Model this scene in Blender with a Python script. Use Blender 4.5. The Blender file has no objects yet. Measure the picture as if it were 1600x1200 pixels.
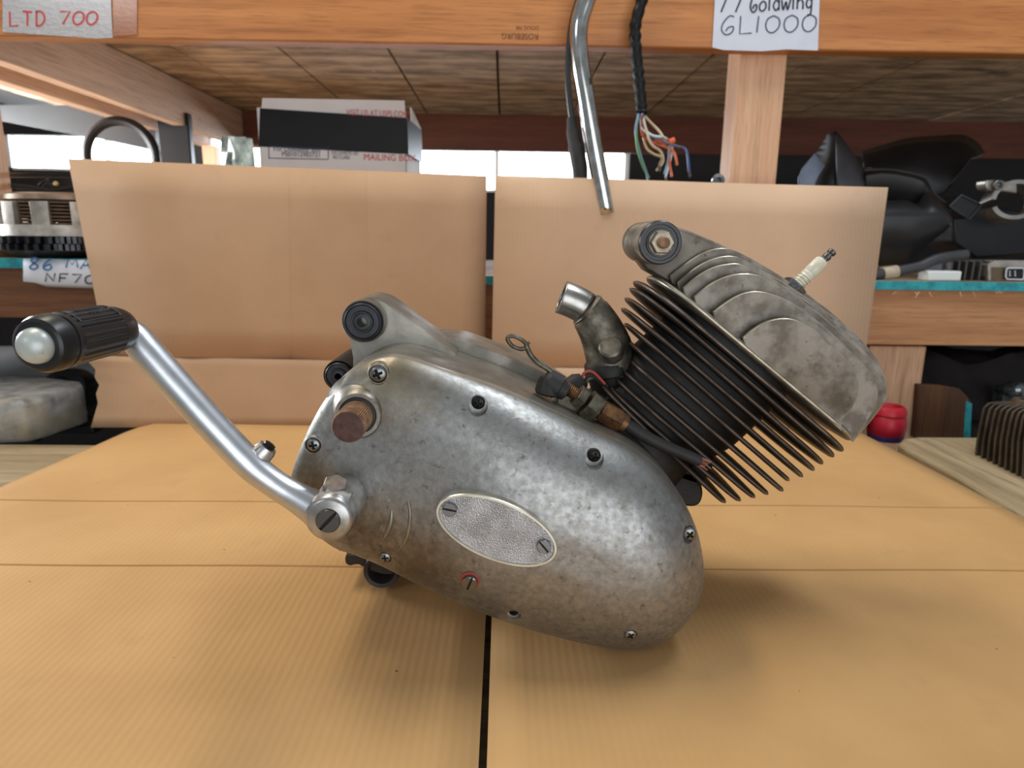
import bpy, bmesh, math, random
import numpy as np
from mathutils import Vector, Matrix
from mathutils.bvhtree import BVHTree
random.seed(7)
SC = bpy.context.scene
COL = SC.collection
# ------------------------------------------------------------------ camera
F = 1050.0; H = 0.34
PITCH = math.atan(226 / F); YAW = math.radians(0.82); ROLL = math.radians(0.75)
fw = Vector((math.sin(YAW) * math.cos(PITCH), math.cos(YAW) * math.cos(PITCH), -math.sin(PITCH)))
r0 = fw.cross(Vector((0, 0, 1))).normalized(); u0 = r0.cross(fw).normalized()
rt = r0 * math.cos(ROLL) + u0 * math.sin(ROLL); up = u0 * math.cos(ROLL) - r0 * math.sin(ROLL)
CAM = Vector((0, 0, H))
cd = bpy.data.cameras.new('camera'); cam = bpy.data.objects.new('camera', cd); COL.objects.link(cam)
cam.matrix_world = Matrix(((rt.x, up.x, -fw.x, CAM.x), (rt.y, up.y, -fw.y, CAM.y), (rt.z, up.z, -fw.z, CAM.z), (0, 0, 0, 1)))
cd.sensor_width = 36; cd.lens = F / 1600 * 36; cd.clip_start = 0.02
cd.dof.use_dof = True; cd.dof.focus_distance = 0.53; cd.dof.aperture_fstop = 9.0
SC.camera = cam
# ------------------------------------------------------------------ light
SC.view_settings.view_transform = 'Standard'; SC.view_settings.look = 'None'
SC.view_settings.gamma = 1.0; SC.view_settings.use_curve_mapping = False
SC.view_settings.exposure = 0.05
W = bpy.data.worlds.new('world'); SC.world = W; W.use_nodes = True
bg = W.node_tree.nodes['Background']; bg.inputs[0].default_value = (0.86, 0.93, 1.0, 1); bg.inputs[1].default_value = 0.28

def area(name, loc, target, sx, sy, power, color):
    l = bpy.data.lights.new(name, 'AREA'); l.shape = 'RECTANGLE'; l.size = sx; l.size_y = sy; l.energy = power; l.color = color
    o = bpy.data.objects.new(name, l); COL.objects.link(o); o.location = loc
    o.rotation_euler = (Vector(target) - Vector(loc)).to_track_quat('-Z', 'Y').to_euler()
    return o
area('assumed_door_daylight', (0.9, -2.4, 0.25), (0.0, 1.0, 0.25), 3.0, 2.2, 50, (0.92, 0.96, 1.0))  # unseen door opening behind the camera, assumed from the soft front light
area('assumed_ceiling_lamp', (-0.75, 0.95, 1.95), (-0.1, 0.8, 0.0), 1.2, 0.30, 17, (1.0, 0.90, 0.72))  # unseen overhead lamp, assumed from warm highlights at the upper left
area('assumed_ceiling_lamp', (0.75, 0.95, 1.95), (0.1, 0.8, 0.0), 1.2, 0.30, 17, (0.88, 0.94, 1.0))  # second unseen overhead lamp, assumed from bluish highlights at the right
area('side_fill_light', (-1.95, 1.9, 0.60), (0.0, 1.9, 0.78), 1.2, 0.35, 50, (0.95, 0.98, 1.0))  # unseen fill added at the left to brighten the deck underside
area('assumed_glint_light', (-2.7, -2.2, 2.1), (-0.6, 1.3, 0.7), 0.8, 0.6, 14, (0.92, 0.96, 1.0))  # unseen light assumed at rear left, added for glints on the taped sign

# ------------------------------------------------------------------ pixel rays to real points
def ray(x, y): return (fw + rt * ((x - 800) / F) - up * ((y - 600) / F))
def P(x, y, Y): d = ray(x, y); return CAM + d * (Y / d.y)
def G(x, y, z=0.0): d = ray(x, y); return CAM + d * ((z - H) / d.z)
def PL(x, y, p, n): d = ray(x, y); n = Vector(n); return CAM + d * ((Vector(p) - CAM).dot(n) / d.dot(n))
def c4(x, y): return (900 + x / 3.077, 320 + y / 3.077)
def c5(x, y): return (900 + x / 3.478, 500 + y / 3.478)
def c2(x, y): return (700 + x / 3.636, 420 + y / 3.636)

# ------------------------------------------------------------------ materials
def lin(c): return tuple(((v / 12.92) if v <= .04045 else ((v + .055) / 1.055) ** 2.4) for v in c)
def rgb(r, g, b): return lin((r / 255, g / 255, b / 255))
def mat(name, c1, c2=None, scale=20., metal=0., rough=.5, bump=0., bscale=None, stretch=(1, 1, 1), detail=6., spots=None, rrange=0., lo=.35, hi=.65, stains=None, spec=None, coat=0., dist=0.001, patches=None):
    m = bpy.data.materials.new(name); m.use_nodes = True
    nt = m.node_tree; N = nt.nodes; L = nt.links; b = N['Principled BSDF']
    b.inputs['Metallic'].default_value = metal; b.inputs['Roughness'].default_value = rough
    if spec is not None: b.inputs['Specular IOR Level'].default_value = spec
    if coat: b.inputs['Coat Weight'].default_value = coat; b.inputs['Coat Roughness'].default_value = .15
    b.inputs['Base Color'].default_value = (*c1, 1)
    tc = N.new('ShaderNodeTexCoord'); mp = N.new('ShaderNodeMapping'); mp.inputs['Scale'].default_value = stretch
    L.new(tc.outputs['Object'], mp.inputs['Vector'])
    def noise(sc, det=detail, rg=.55):
        n = N.new('ShaderNodeTexNoise'); n.inputs['Scale'].default_value = sc; n.inputs['Detail'].default_value = det; n.inputs['Roughness'].default_value = rg
        L.new(mp.outputs['Vector'], n.inputs['Vector']); return n
    def ramp(src, a, c, v0=0., v1=1.):
        r = N.new('ShaderNodeMapRange'); r.inputs[1].default_value = a; r.inputs[2].default_value = c; r.inputs[3].default_value = v0; r.inputs[4].default_value = v1
        L.new(src, r.inputs[0]); return r.outputs[0]
    def mix(f, a, c):
        x = N.new('ShaderNodeMix'); x.data_type = 'RGBA'; L.new(f, x.inputs[0])
        if isinstance(a, tuple): x.inputs[6].default_value = (*a, 1)
        else: L.new(a, x.inputs[6])
        x.inputs[7].default_value = (*c, 1); return x.outputs[2]
    col = c1
    if c2 is not None:
        n1 = noise(scale); col = mix(ramp(n1.outputs[0], lo, hi), c1, c2)
        if rrange: L.new(ramp(n1.outputs[0], lo, hi, rough - rrange, rough + rrange), b.inputs['Roughness'])
    for st in (stains or []):      # (colour, scale, lo, hi)
        n2 = noise(st[1], 8., .65); col = mix(ramp(n2.outputs[0], st[2], st[3]), col, st[0])
    for pt in (patches or []):     # (colour, place, radius): grime with a ragged border
        vd = N.new('ShaderNodeVectorMath'); vd.operation = 'DISTANCE'; L.new(tc.outputs['Object'], vd.inputs[0]); vd.inputs[1].default_value = pt[1]
        n3 = noise(90., 8., .65); ad = N.new('ShaderNodeMath'); ad.operation = 'MULTIPLY_ADD'; L.new(n3.outputs[0], ad.inputs[0]); ad.inputs[1].default_value = pt[2] * 1.6; L.new(vd.outputs['Value'], ad.inputs[2])
        col = mix(ramp(ad.outputs[0], pt[2] * 1.9, pt[2] * 1.0, 0., .75), col, pt[0])
    if spots:                      # (colour, scale, radius)
        v = N.new('ShaderNodeTexVoronoi'); v.inputs['Scale'].default_value = spots[1]
        L.new(tc.outputs['Object'], v.inputs['Vector']); col = mix(ramp(v.outputs['Distance'], spots[2], spots[2] * .5), col, spots[0])
    if not isinstance(col, tuple): L.new(col, b.inputs['Base Color'])
    if bump:
        nb = noise(bscale or scale * 3); bp = N.new('ShaderNodeBump'); bp.inputs['Strength'].default_value = bump; bp.inputs['Distance'].default_value = dist
        L.new(nb.outputs[0], bp.inputs['Height']); L.new(bp.outputs[0], b.inputs['Normal'])
    return m
def emit(name, c, s):
    m = bpy.data.materials.new(name); m.use_nodes = True; b = m.node_tree.nodes['Principled BSDF']
    b.inputs['Base Color'].default_value = (*c, 1); b.inputs['Emission Color'].default_value = (*c, 1); b.inputs['Emission Strength'].default_value = s
    return m
def cardboard(name, c1, c2, flute_axis=0, spots=True):
    m = mat(name, c1, c2, scale=5., rough=.82, stretch=(1, 1, 1), spec=.25, stains=[(tuple(v * .80 for v in c1), 14., .60, .85)],
            spots=((0.09, 0.05, 0.025), 26., .035) if spots else None)
    nt = m.node_tree; N = nt.nodes; L = nt.links; b = N['Principled BSDF']
    tc = N.new('ShaderNodeTexCoord'); w = N.new('ShaderNodeTexWave'); w.wave_type = 'BANDS'; w.bands_direction = 'X' if flute_axis == 0 else 'Y'
    w.inputs['Scale'].default_value = 44.; w.inputs['Distortion'].default_value = .6; w.inputs['Detail'].default_value = 2.
    L.new(tc.outputs['Object'], w.inputs['Vector'])
    bp = N.new('ShaderNodeBump'); bp.inputs['Strength'].default_value = .12; bp.inputs['Distance'].default_value = .001
    L.new(w.outputs[0], bp.inputs['Height']); L.new(bp.outputs[0], b.inputs['Normal'])
    return m
def wood(name, c1, c2, axis, rough=.6, dark=None, fine=None):
    st = [26., 26., 26.]; st[axis] = 1.2
    stains = [(tuple(v * .72 for v in c2), 9., .50, .72), (dark or tuple(v * .55 for v in c2), 2.2, .56, .78)]
    return mat(name, c1, c2, scale=1.6, rough=rough, stretch=tuple(st), detail=5., bump=.25, bscale=2.4, stains=stains, lo=.3, hi=.7)

ENGO = G(860, 985, 0)
ALU = mat('worn_cast_aluminium', rgb(163, 162, 159), rgb(140, 140, 138), 190., .90, .43, bump=.16, bscale=300., rrange=.035, detail=12., lo=.36, hi=.64,
          stains=[(rgb(128, 124, 116), 60., .52, .80), (rgb(100, 92, 80), 130., .58, .74), (rgb(182, 182, 180), 140., .62, .78), (rgb(74, 66, 56), 260., .66, .76)],
          patches=[(rgb(74, 58, 40), P(572, 822, .505) - ENGO, .030), (rgb(96, 84, 66), P(660, 880, .49) - ENGO, .045), (rgb(104, 92, 72), P(500, 740, .51) - ENGO, .030), (rgb(132, 118, 92), P(610, 590, .51) - ENGO, .05)])
ALUB = mat('crankcase_aluminium', rgb(160, 156, 146), rgb(120, 116, 108), 30., .9, .42, bump=.15, bscale=120., rrange=.07,
           stains=[(rgb(86, 74, 56), 18., .58, .82)])
POL = mat('polished_lever_alloy', rgb(214, 216, 220), rgb(194, 197, 200), 40., .92, .33, bump=.03, bscale=150., stains=[(rgb(110, 100, 90), 30., .68, .82)])
HUBM = mat('worn_lever_alloy', rgb(196, 196, 196), rgb(150, 146, 140), 60., .9, .34, bump=.12, bscale=200., stains=[(rgb(95, 84, 74), 34., .60, .72)])
HEAD = mat('oxidised_head_alloy', rgb(140, 132, 121), rgb(102, 94, 84), 45., .60, .52, bump=.30, bscale=200., detail=12., lo=.4, hi=.6,
           stains=[(rgb(80, 70, 54), 40., .56, .74), (rgb(196, 194, 188), 22., .62, .76), (rgb(64, 56, 46), 160., .63, .72)], patches=[(rgb(66, 57, 46), P(1035, 405, .62) - ENGO, .035)])
HEADW = mat('bright_worn_edge', rgb(206, 198, 178), rgb(160, 150, 126), 60., .75, .38)
ALUE = mat('polished_worn_edge', rgb(222, 216, 200), rgb(196, 190, 174), 60., .9, .30)
FINE_ = mat('worn_fin_edge', rgb(122, 106, 94), rgb(82, 70, 62), 60., .45, .42, bump=.2, bscale=260.)
FIN = mat('sooty_cylinder_fin', rgb(54, 47, 43), rgb(36, 32, 29), 40., .25, .50, bump=.25, bscale=220., stains=[(rgb(96, 72, 52), 26., .60, .80)])
SOOT = mat('oily_black_barrel', rgb(24, 18, 14), rgb(12, 9, 7), 40., .1, .55, bump=.5, bscale=120., stains=[(rgb(84, 62, 36), 34., .64, .78)])
PIPE = mat('grimy_intake_alloy', rgb(140, 134, 122), rgb(88, 80, 68), 60., .7, .44, bump=.3, bscale=200., stains=[(rgb(48, 39, 28), 40., .50, .70)])
PIPEC = mat('clean_pipe_end', rgb(176, 174, 168), rgb(120, 116, 108), 40., .9, .30, bump=.1, bscale=150.)
STEEL = mat('screw_steel', rgb(150, 150, 150), rgb(108, 106, 102), 300., .95, .30)
STEELD = mat('blackened_screw', rgb(48, 44, 42), rgb(30, 28, 26), 300., .8, .38)
RECESS = mat('dark_recess', rgb(28, 23, 18), None, rough=.8)  # even dark colour for screw slots, holes and the pipe throat
RUST = mat('rusty_shaft', rgb(168, 130, 96), rgb(112, 82, 62), 130., .35, .62, bump=.4, bscale=300.)
RUSTD = mat('rusty_shaft_end', rgb(92, 64, 58), rgb(66, 44, 42), 130., .3, .6, bump=.3, bscale=300.)
BRASS = mat('brown_brass', rgb(134, 96, 62), rgb(92, 66, 46), 160., .7, .42, bump=.2, bscale=300.)
HEXM = mat('dull_olive_nut', rgb(112, 108, 94), rgb(78, 72, 58), 160., .7, .42)
RUB = mat('black_rubber', rgb(28, 28, 30), rgb(19, 19, 21), 60., 0., .36, bump=.05, bscale=200.)
RUBD = mat('matte_black_rubber', rgb(36, 34, 34), rgb(26, 25, 24), 80., 0., .62, bump=.15, bscale=200.)
BUSH = mat('bush_rubber', rgb(52, 54, 60), rgb(38, 38, 42), 90., .1, .42, bump=.1, bscale=200.)
CAPM = mat('silver_painted_cap', rgb(196, 202, 198), rgb(178, 184, 178), 90., .25, .38, stains=[(rgb(92, 44, 30), 55., .62, .70)])
PLATE = mat('stippled_plate', rgb(186, 186, 190), rgb(160, 159, 160), 60., .80, .40, bump=.8, bscale=1000., detail=1., dist=.0010)
REDG = mat('red_fibre_washer', rgb(160, 70, 54), None, rough=.6)
CERAM = mat('white_ceramic', rgb(226, 222, 206), rgb(206, 196, 170), 90., 0., .22)
CHROME = mat('chrome', rgb(210, 210, 206), rgb(180, 178, 172), 50., 1., .12)
CB1 = cardboard('cardboard_upright', rgb(194, 158, 126), rgb(184, 148, 116), 0, False)
CB3 = cardboard('cardboard_upright_lit', rgb(210, 176, 146), rgb(200, 166, 136), 0, False)  # paler copy of the left board's cardboard; stronger light put in its colour
CB2 = cardboard('cardboard_ground', rgb(202, 160, 107), rgb(190, 148, 97), 0)
CBE = mat('cardboard_edge', rgb(180, 140, 100), rgb(120, 88, 58), 300., rough=.9)
WORANGE = wood('varnished_fir_beam', rgb(206, 138, 78), rgb(176, 108, 54), 0, .42)
WPALE = wood('pale_fir_post', rgb(232, 186, 148), rgb(214, 162, 122), 2, .6)
WJOIST = wood('pale_joist', rgb(222, 190, 164), rgb(200, 166, 138), 1, .65)
WBACK = wood('red_brown_beam', rgb(120, 66, 42), rgb(94, 50, 32), 0, .6)
WPLY = mat('weathered_plywood', rgb(206, 174, 136), rgb(138, 110, 82), scale=1.6, rough=.75, stretch=(4, 14, 14), detail=8., lo=.38, hi=.62, stains=[(rgb(96, 76, 56), 1.4, .54, .70), (rgb(220, 196, 164), 3.2, .62, .70)])
WSHELF = wood('fir_shelf_beam', rgb(206, 152, 104), rgb(178, 120, 76), 0, .6)
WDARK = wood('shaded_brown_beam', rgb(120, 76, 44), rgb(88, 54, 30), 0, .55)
WGREY = wood('weathered_grey_board', rgb(178, 158, 122), rgb(136, 116, 86), 0, .75)
WGREY2 = wood('weathered_grey_seat', rgb(186, 166, 130), rgb(150, 130, 98), 1, .75)
WPANEL = wood('brown_offcut', rgb(112, 70, 38), rgb(82, 50, 28), 2, .6)
TEAL = mat('teal_paint', rgb(50, 168, 176), rgb(24, 128, 140), 60., rough=.6, bump=.2, bscale=90.)
PAPER = mat('white_paper', rgb(214, 218, 228), rgb(204, 208, 220), 12., rough=.6)
PAPERT = mat('taped_paper', rgb(190, 188, 190), rgb(176, 174, 176), 12., rough=.10, bump=1., bscale=150., dist=.004, coat=1., stretch=(.5, 1, 1))
TAPEG = mat('glossy_tape_on_wood', rgb(176, 108, 62), rgb(160, 94, 52), 30., rough=.10, bump=1., bscale=150., dist=.004, coat=1., stretch=(.5, 1, 1))
INKB = mat('dark_blue_ink', rgb(40, 44, 80), None, rough=.5)
INKBL = mat('blue_marker', rgb(60, 110, 160), None, rough=.5)
INKK = mat('black_marker', rgb(36, 34, 44), None, rough=.5)
INKR = mat('red_marker', rgb(205, 70, 62), None, rough=.5)
STAMP = mat('brown_stamp_ink', rgb(92, 52, 26), None, rough=.6)
BOXW = mat('white_box_card', rgb(238, 236, 234), rgb(228, 225, 222), 10., rough=.6)
TAPEK = mat('black_tape', rgb(12, 12, 13), rgb(18, 18, 19), 12., rough=.45, spec=.25)
PLK = mat('black_fairing_plastic', rgb(26, 26, 28), rgb(17, 17, 19), 14., rough=.42, spec=.4)
PLG = mat('dusty_grey_plastic', rgb(66, 66, 70), rgb(46, 46, 50), 16., rough=.5)
PLB = mat('blue_grey_plastic', rgb(138, 148, 166), rgb(112, 120, 138), 14., rough=.5)
GREYM = mat('grey_casting', rgb(182, 176, 166), rgb(140, 134, 126), 40., .6, .42, bump=.15, bscale=120.)
SILV = mat('silver_clamp', rgb(196, 190, 182), rgb(160, 154, 146), 40., .9, .32)
GEARM = mat('dark_gear_steel', rgb(70, 70, 72), rgb(44, 44, 46), 60., .9, .28)
FRIC = mat('brown_friction_plate', rgb(96, 72, 54), rgb(70, 50, 38), 80., .1, .7)
REDP = mat('red_plastic', rgb(196, 30, 52), rgb(180, 24, 44), 20., rough=.4)
BLUP = mat('blue_label', rgb(70, 62, 120), None, rough=.5)
WHITEP = mat('white_block', rgb(226, 230, 226), None, rough=.5)
DARKW = mat('dark_wall_boards', rgb(24, 17, 15), rgb(14, 11, 10), 8., rough=.8)
FLOORM = mat('concrete', rgb(110, 106, 100), rgb(90, 86, 82), 5., rough=.8)
WINM = emit('bright_window_pane', rgb(236, 246, 255), 14.0)
CLEAR = mat('clear_plastic_bag', rgb(196, 214, 206), rgb(90, 104, 100), 30., rough=.15, bump=.6, bscale=60., dist=.004)

# ------------------------------------------------------------------ mesh builder
class MB:
    def __init__(s): s.v = []; s.f = []; s.m = []
    def add(s, vs, fs, mi=0):
        o = len(s.v); s.v += [Vector(v) for v in vs]
        for f in fs: s.f.append(tuple(o + i for i in f)); s.m.append(mi)
        return s
    def prism(s, pts, vec, mi=0, mside=None):
        """closed outline pts (3-D), swept by vec"""
        n = len(pts); vec = Vector(vec)
        vs = [Vector(p) for p in pts] + [Vector(p) + vec for p in pts]
        fs = [tuple(range(n)), tuple(reversed(range(n, 2 * n)))]
        s.add(vs, fs, mi)
        o = len(s.v) - 2 * n
        for i in range(n):
            j = (i + 1) % n; s.f.append((o + j, o + i, o + n + i, o + n + j)); s.m.append(mi if mside is None else mside)
        return s
    def box(s, a, b, mi=0):
        x0, y0, z0 = a; x1, y1, z1 = b
        return s.prism([(x0, y0, z0), (x1, y0, z0), (x1, y0, z1), (x0, y0, z1)], (0, y1 - y0, 0), mi)
    def rings(s, rings, mi=0, cap0=True, cap1=True, closed=True):
        n = len(rings[0]); o = len(s.v)
        for r in rings: s.v += [Vector(p) for p in r]
        for k in range(len(rings) - 1):
            for i in range(n if closed else n - 1):
                j = (i + 1) % n; a = o + k * n
                s.f.append((a + i, a + j, a + n + j, a + n + i)); s.m.append(mi)
        if cap0: s.f.append(tuple(o + i for i in reversed(range(n)))); s.m.append(mi)
        if cap1: s.f.append(tuple(o + (len(rings) - 1) * n + i for i in range(n))); s.m.append(mi)
        return s
    def tube(s, path, rad, seg=14, mi=0, cap=True):
        path = [Vector(p) for p in path]; n = len(path)
        if not hasattr(rad, '__len__'): rad = [rad] * n
        t0 = (path[1] - path[0]).normalized(); ref = Vector((0, 0, 1)) if abs(t0.z) < .9 else Vector((1, 0, 0))
        nx = t0.cross(ref).normalized(); rr = []
        for i in range(n):
            t = ((path[min(i + 1, n - 1)] - path[max(i - 1, 0)])).normalized()
            nx = (nx - t * nx.dot(t)).normalized(); ny = t.cross(nx)
            rr.append([path[i] + (nx * math.cos(a) + ny * math.sin(a)) * rad[i] for a in [2 * math.pi * k / seg for k in range(seg)]])
        return s.rings(rr, mi, cap, cap)
    def lathe(s, o, ax, prof, seg=32, mi=0, cap=True):
        """prof: list of (distance along axis, radius)"""
        o = Vector(o); ax = Vector(ax).normalized(); ref = Vector((0, 0, 1)) if abs(ax.z) < .9 else Vector((1, 0, 0))
        nx = ax.cross(ref).normalized(); ny = ax.cross(nx)
        rr = [[o + ax * d + (nx * math.cos(a) + ny * math.sin(a)) * r for a in [2 * math.pi * k / seg for k in range(seg)]] for d, r in prof]
        return s.rings(rr, mi, cap, cap)
    def hexnut(s, o, ax, r, h, seg=6, mi=0): return s.lathe(o, ax, [(0, r * .93), (h * .1, r), (h * .9, r), (h, r * .9)], seg, mi)

def smooth_curve(pts, n=6, closed=False):
    pts = [Vector(p) for p in pts]; m = len(pts); out = []
    for i in range(m if closed else m - 1):
        g = (lambda k: pts[k % m]) if closed else (lambda k: pts[max(0, min(m - 1, k))])
        a, b, c, d = g(i - 1), g(i), g(i + 1), g(i + 2)
        for k in range(n):
            t = k / n
            out.append(.5 * ((2 * b) + (c - a) * t + (2 * a - 5 * b + 4 * c - d) * t * t + (3 * b - a - 3 * c + d) * t ** 3))
    if not closed: out.append(pts[-1])
    return out
def sm2(pts, n=6, closed=False): return [(v.x, v.y) for v in smooth_curve([(x, y, 0) for x, y in pts], n, closed)]

def rootloc(p):
    v = Vector((0, 0, 0))
    while p is not None: v += p.location; p = p.parent
    return v
def mesh_of(name, mb, mats, origin, sharp=35, merge=False):
    me = bpy.data.meshes.new(name); me.from_pydata([v - origin for v in mb.v], [], mb.f)
    for m in (mats if isinstance(mats, (list, tuple)) else [mats]): me.materials.append(m)
    for p, mi in zip(me.polygons, mb.m): p.material_index = mi
    bm = bmesh.new(); bm.from_mesh(me)
    if merge: bmesh.ops.remove_doubles(bm, verts=bm.verts, dist=1e-6)
    bmesh.ops.recalc_face_normals(bm, faces=bm.faces); bm.to_mesh(me); bm.free()
    me.polygons.foreach_set('use_smooth', [True] * len(me.polygons)); me.set_sharp_from_angle(angle=math.radians(sharp))
    return me
def obj(name, mb, mats, parent=None, label=None, cat=None, group=None, kind=None, sharp=35, bevel=0., merge=False):
    if parent is not None: org = rootloc(parent)
    else:
        xs = [v.x for v in mb.v]; ys = [v.y for v in mb.v]; zs = [v.z for v in mb.v]
        org = Vector(((min(xs) + max(xs)) / 2, (min(ys) + max(ys)) / 2, min(zs)))
    o = bpy.data.objects.new(name, mesh_of(name, mb, mats, org, sharp, merge)); COL.objects.link(o)
    if parent is not None: o.parent = parent
    else: o.location = org
    if bevel:
        b = o.modifiers.new('bevel', 'BEVEL'); b.width = bevel; b.segments = 2; b.limit_method = 'ANGLE'; b.angle_limit = math.radians(40)
    tag(o, label, cat, group, kind); return o
def tag(o, label=None, cat=None, group=None, kind=None):
    if label: o['label'] = label
    if cat: o['category'] = cat
    if group: o['group'] = group
    if kind: o['kind'] = kind
    return o
def thing(name, loc, label, cat, group=None):
    o = bpy.data.objects.new(name, None); COL.objects.link(o); o.location = loc; o.empty_display_size = .02
    return tag(o, label, cat, group)
def place(name, me, parent, loc, normal, spin=0., scale=1., label=None):
    o = bpy.data.objects.new(name, me); COL.objects.link(o); o.parent = parent
    q = Vector(normal).to_track_quat('Z', 'Y') @ Matrix.Rotation(spin, 3, 'Z').to_quaternion()
    o.location = Vector(loc) - rootloc(parent); o.rotation_euler = q.to_euler(); o.scale = (scale,) * 3
    if label: o['label'] = label
    return o
def px(pts, Y): return [P(x, y, Y) for x, y in pts]

# ------------------------------------------------------------------ writing
GL = {
 '7': [[(0, 1), (.9, 1), (.35, 0)]], 'L': [[(0, 1), (.05, 0), (.9, .05)]], '1': [[(.4, 1), (.35, 0)]], 'T': [[(0, 1), (1, .95)], [(.5, 1), (.5, 0)]],
 'G': [[(.85, .95), (.5, 1), (.1, .6), (.05, .2), (.4, -.05), (.8, .1), (.85, .4), (.5, .35), (.35, .15)]],
 '0': [[(.5, 1), (.1, .8), (0, .4), (.2, .05), (.6, 0), (.95, .35), (.9, .8), (.5, 1)]],
 'D': [[(.1, 1), (.1, 0)], [(.0, .95), (.6, .95), (.95, .5), (.6, .05), (.05, 0)]],
 'o': [[(.5, .6), (.1, .4), (.1, .1), (.5, 0), (.9, .2), (.85, .5), (.5, .6)]], 'l': [[(.4, 1), (.4, 0)]],
 'd': [[(.8, .5), (.4, .6), (.1, .3), (.4, 0), (.8, .15)], [(.85, 1), (.85, 0)]],
 'w': [[(0, .6), (.2, 0), (.5, .5), (.7, 0), (1, .65)]], 'i': [[(.4, .6), (.4, 0)]],
 'n': [[(.1, .6), (.1, 0)], [(.1, .4), (.5, .6), (.85, .4), (.85, 0)]],
 'g': [[(.8, .5), (.4, .6), (.1, .3), (.4, .05), (.8, .2)], [(.85, .6), (.75, -.3), (.3, -.35)]],
 '8': [[(.8, .85), (.4, 1), (.15, .75), (.5, .52), (.85, .25), (.5, 0), (.1, .2), (.4, .5), (.8, .85)]],
 '6': [[(.7, 1), (.2, .6), (.1, .2), (.5, 0), (.85, .2), (.6, .48), (.15, .3)]],
 'M': [[(0, 0), (.15, .95), (.5, .3), (.85, 1), (1, 0)]], 'N': [[(.05, 0), (.1, 1), (.85, .05), (.9, 1)]], 'F': [[(.1, 0), (.1, 1), (.9, 1)], [(.1, .5), (.7, .5)]],
 'A': [[(0, 0), (.5, 1), (1, 0)], [(.2, .4), (.8, .4)]], ' ': []}
STRAIGHT = set('7L1TlMNFAi')
def ribbon(mb, pts, w, mapf):
    n = len(pts)
    if n < 2: return
    vs = []
    for i in range(n):
        a = pts[max(i - 1, 0)]; b = pts[min(i + 1, n - 1)]; dx, dy = b[0] - a[0], b[1] - a[1]; l = math.hypot(dx, dy) or 1
        nx, ny = -dy / l * w / 2, dx / l * w / 2
        vs += [mapf(pts[i][0] + nx, pts[i][1] + ny), mapf(pts[i][0] - nx, pts[i][1] - ny)]
    mb.add(vs, [(2 * i, 2 * i + 1, 2 * i + 3, 2 * i + 2) for i in range(n - 1)])
def handwrite(mb, text, x0, y0, cw, ch, w, mapf, slope=0., slant=.0, gap=.28):
    """letters laid from (x0,y0) baseline along the sheet; mapf takes sheet coordinates to space"""
    x = x0
    for c in text:
        k = .45 if c in 'il1' else (1.2 if c in 'wM' else 1.)
        for st in GL[c]:
            p = st if c in STRAIGHT else sm2(st, 5)
            ribbon(mb, [(x + a * cw * k + b * slant * ch, y0 - b * ch + slope * (x - x0)) for a, b in p], w, mapf)
        x += cw * (k + gap)
def printed(mb, text, org, u, v, size, rot=0):
    """flat printed text lying in the plane (org,u,v)"""
    c = bpy.data.curves.new('t', 'FONT'); c.body = text; c.size = size
    o = bpy.data.objects.new('t', c); COL.objects.link(o)
    dg = bpy.context.evaluated_depsgraph_get(); dg.update(); me = bpy.data.meshes.new_from_object(o.evaluated_get(dg))
    s = -1 if rot else 1
    mb.add([Vector(org) + Vector(u) * (s * q.co.x) + Vector(v) * (s * q.co.y) for q in me.vertices], [tuple(f.vertices) for f in me.polygons])
    bpy.data.objects.remove(o); bpy.data.curves.remove(c); bpy.data.meshes.remove(me)
#@@STRUCTURE
# ------------------------------------------------------------------ setting
fl = MB(); fl.box((-2.6, -2.6, -.95), (2.6, 3.6, -.9)); obj('floor', fl, FLOORM, kind='structure')
YW = G(900, 181, P(165, 66, 1.79).z).y + .4
def zat(y, Y, x=800): return P(x, y, Y).z
wz0, wz1 = zat(300, YW), zat(228, YW, 800)
def wall_seg(x0, x1, z0, z1, mb): mb.box((x0, YW, z0), (x1, YW + .08, z1))
wl = MB()
wzA0, wzA1 = P(70, 266, YW).z, P(70, 211, YW).z          # left opening
wzB0, wzB1 = P(760, 300, YW).z, P(760, 222, YW).z         # middle opening
xA0, xA1 = P(4, 240, YW).x, P(245, 240, YW).x
xB0, xB1 = P(322, 240, YW).x, P(985, 240, YW).x
wall_seg(-2.6, xA0, -.9, 1.5, wl); wall_seg(xA0, xA1, -.9, wzA0, wl); wall_seg(xA0, xA1, wzA1, 1.5, wl)
wall_seg(xA1, xB0, -.9, 1.5, wl); wall_seg(xB0, xB1, -.9, wzB0, wl); wall_seg(xB0, xB1, wzB1, 1.5, wl); wall_seg(xB1, 2.6, -.9, 1.5, wl)
obj('wall_back', wl, DARKW, kind='structure')
for i, (a, b, c, d) in enumerate(((xA0, xA1, wzA0, wzA1), (xB0, xB1, wzB0, wzB1))):
    w = MB(); w.box((a, YW + .05, c), (b, YW + .06, d)); wo = obj('window_%d' % (i + 1), w, WINM, kind='structure')
    fr = MB()
    for q in ((a, c, a + .02, d), (b - .02, c, b, d), (a, c, b, c + .012), ((a + b) / 2 + (.33 if i else .1), c, (a + b) / 2 + (.35 if i else .115), d)):
        fr.box((q[0], YW + .02, q[1]), (q[2], YW + .05, q[3]))
    obj('window_frame', fr, BOXW, wo)

w = MB(); a, b = P(338, 174, YW - .02), P(412, 160, YW - .02); w.box((a.x, YW - .02, a.z), (b.x, YW - .01, b.z)); obj('window_3', w, WINM, kind='structure')
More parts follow.
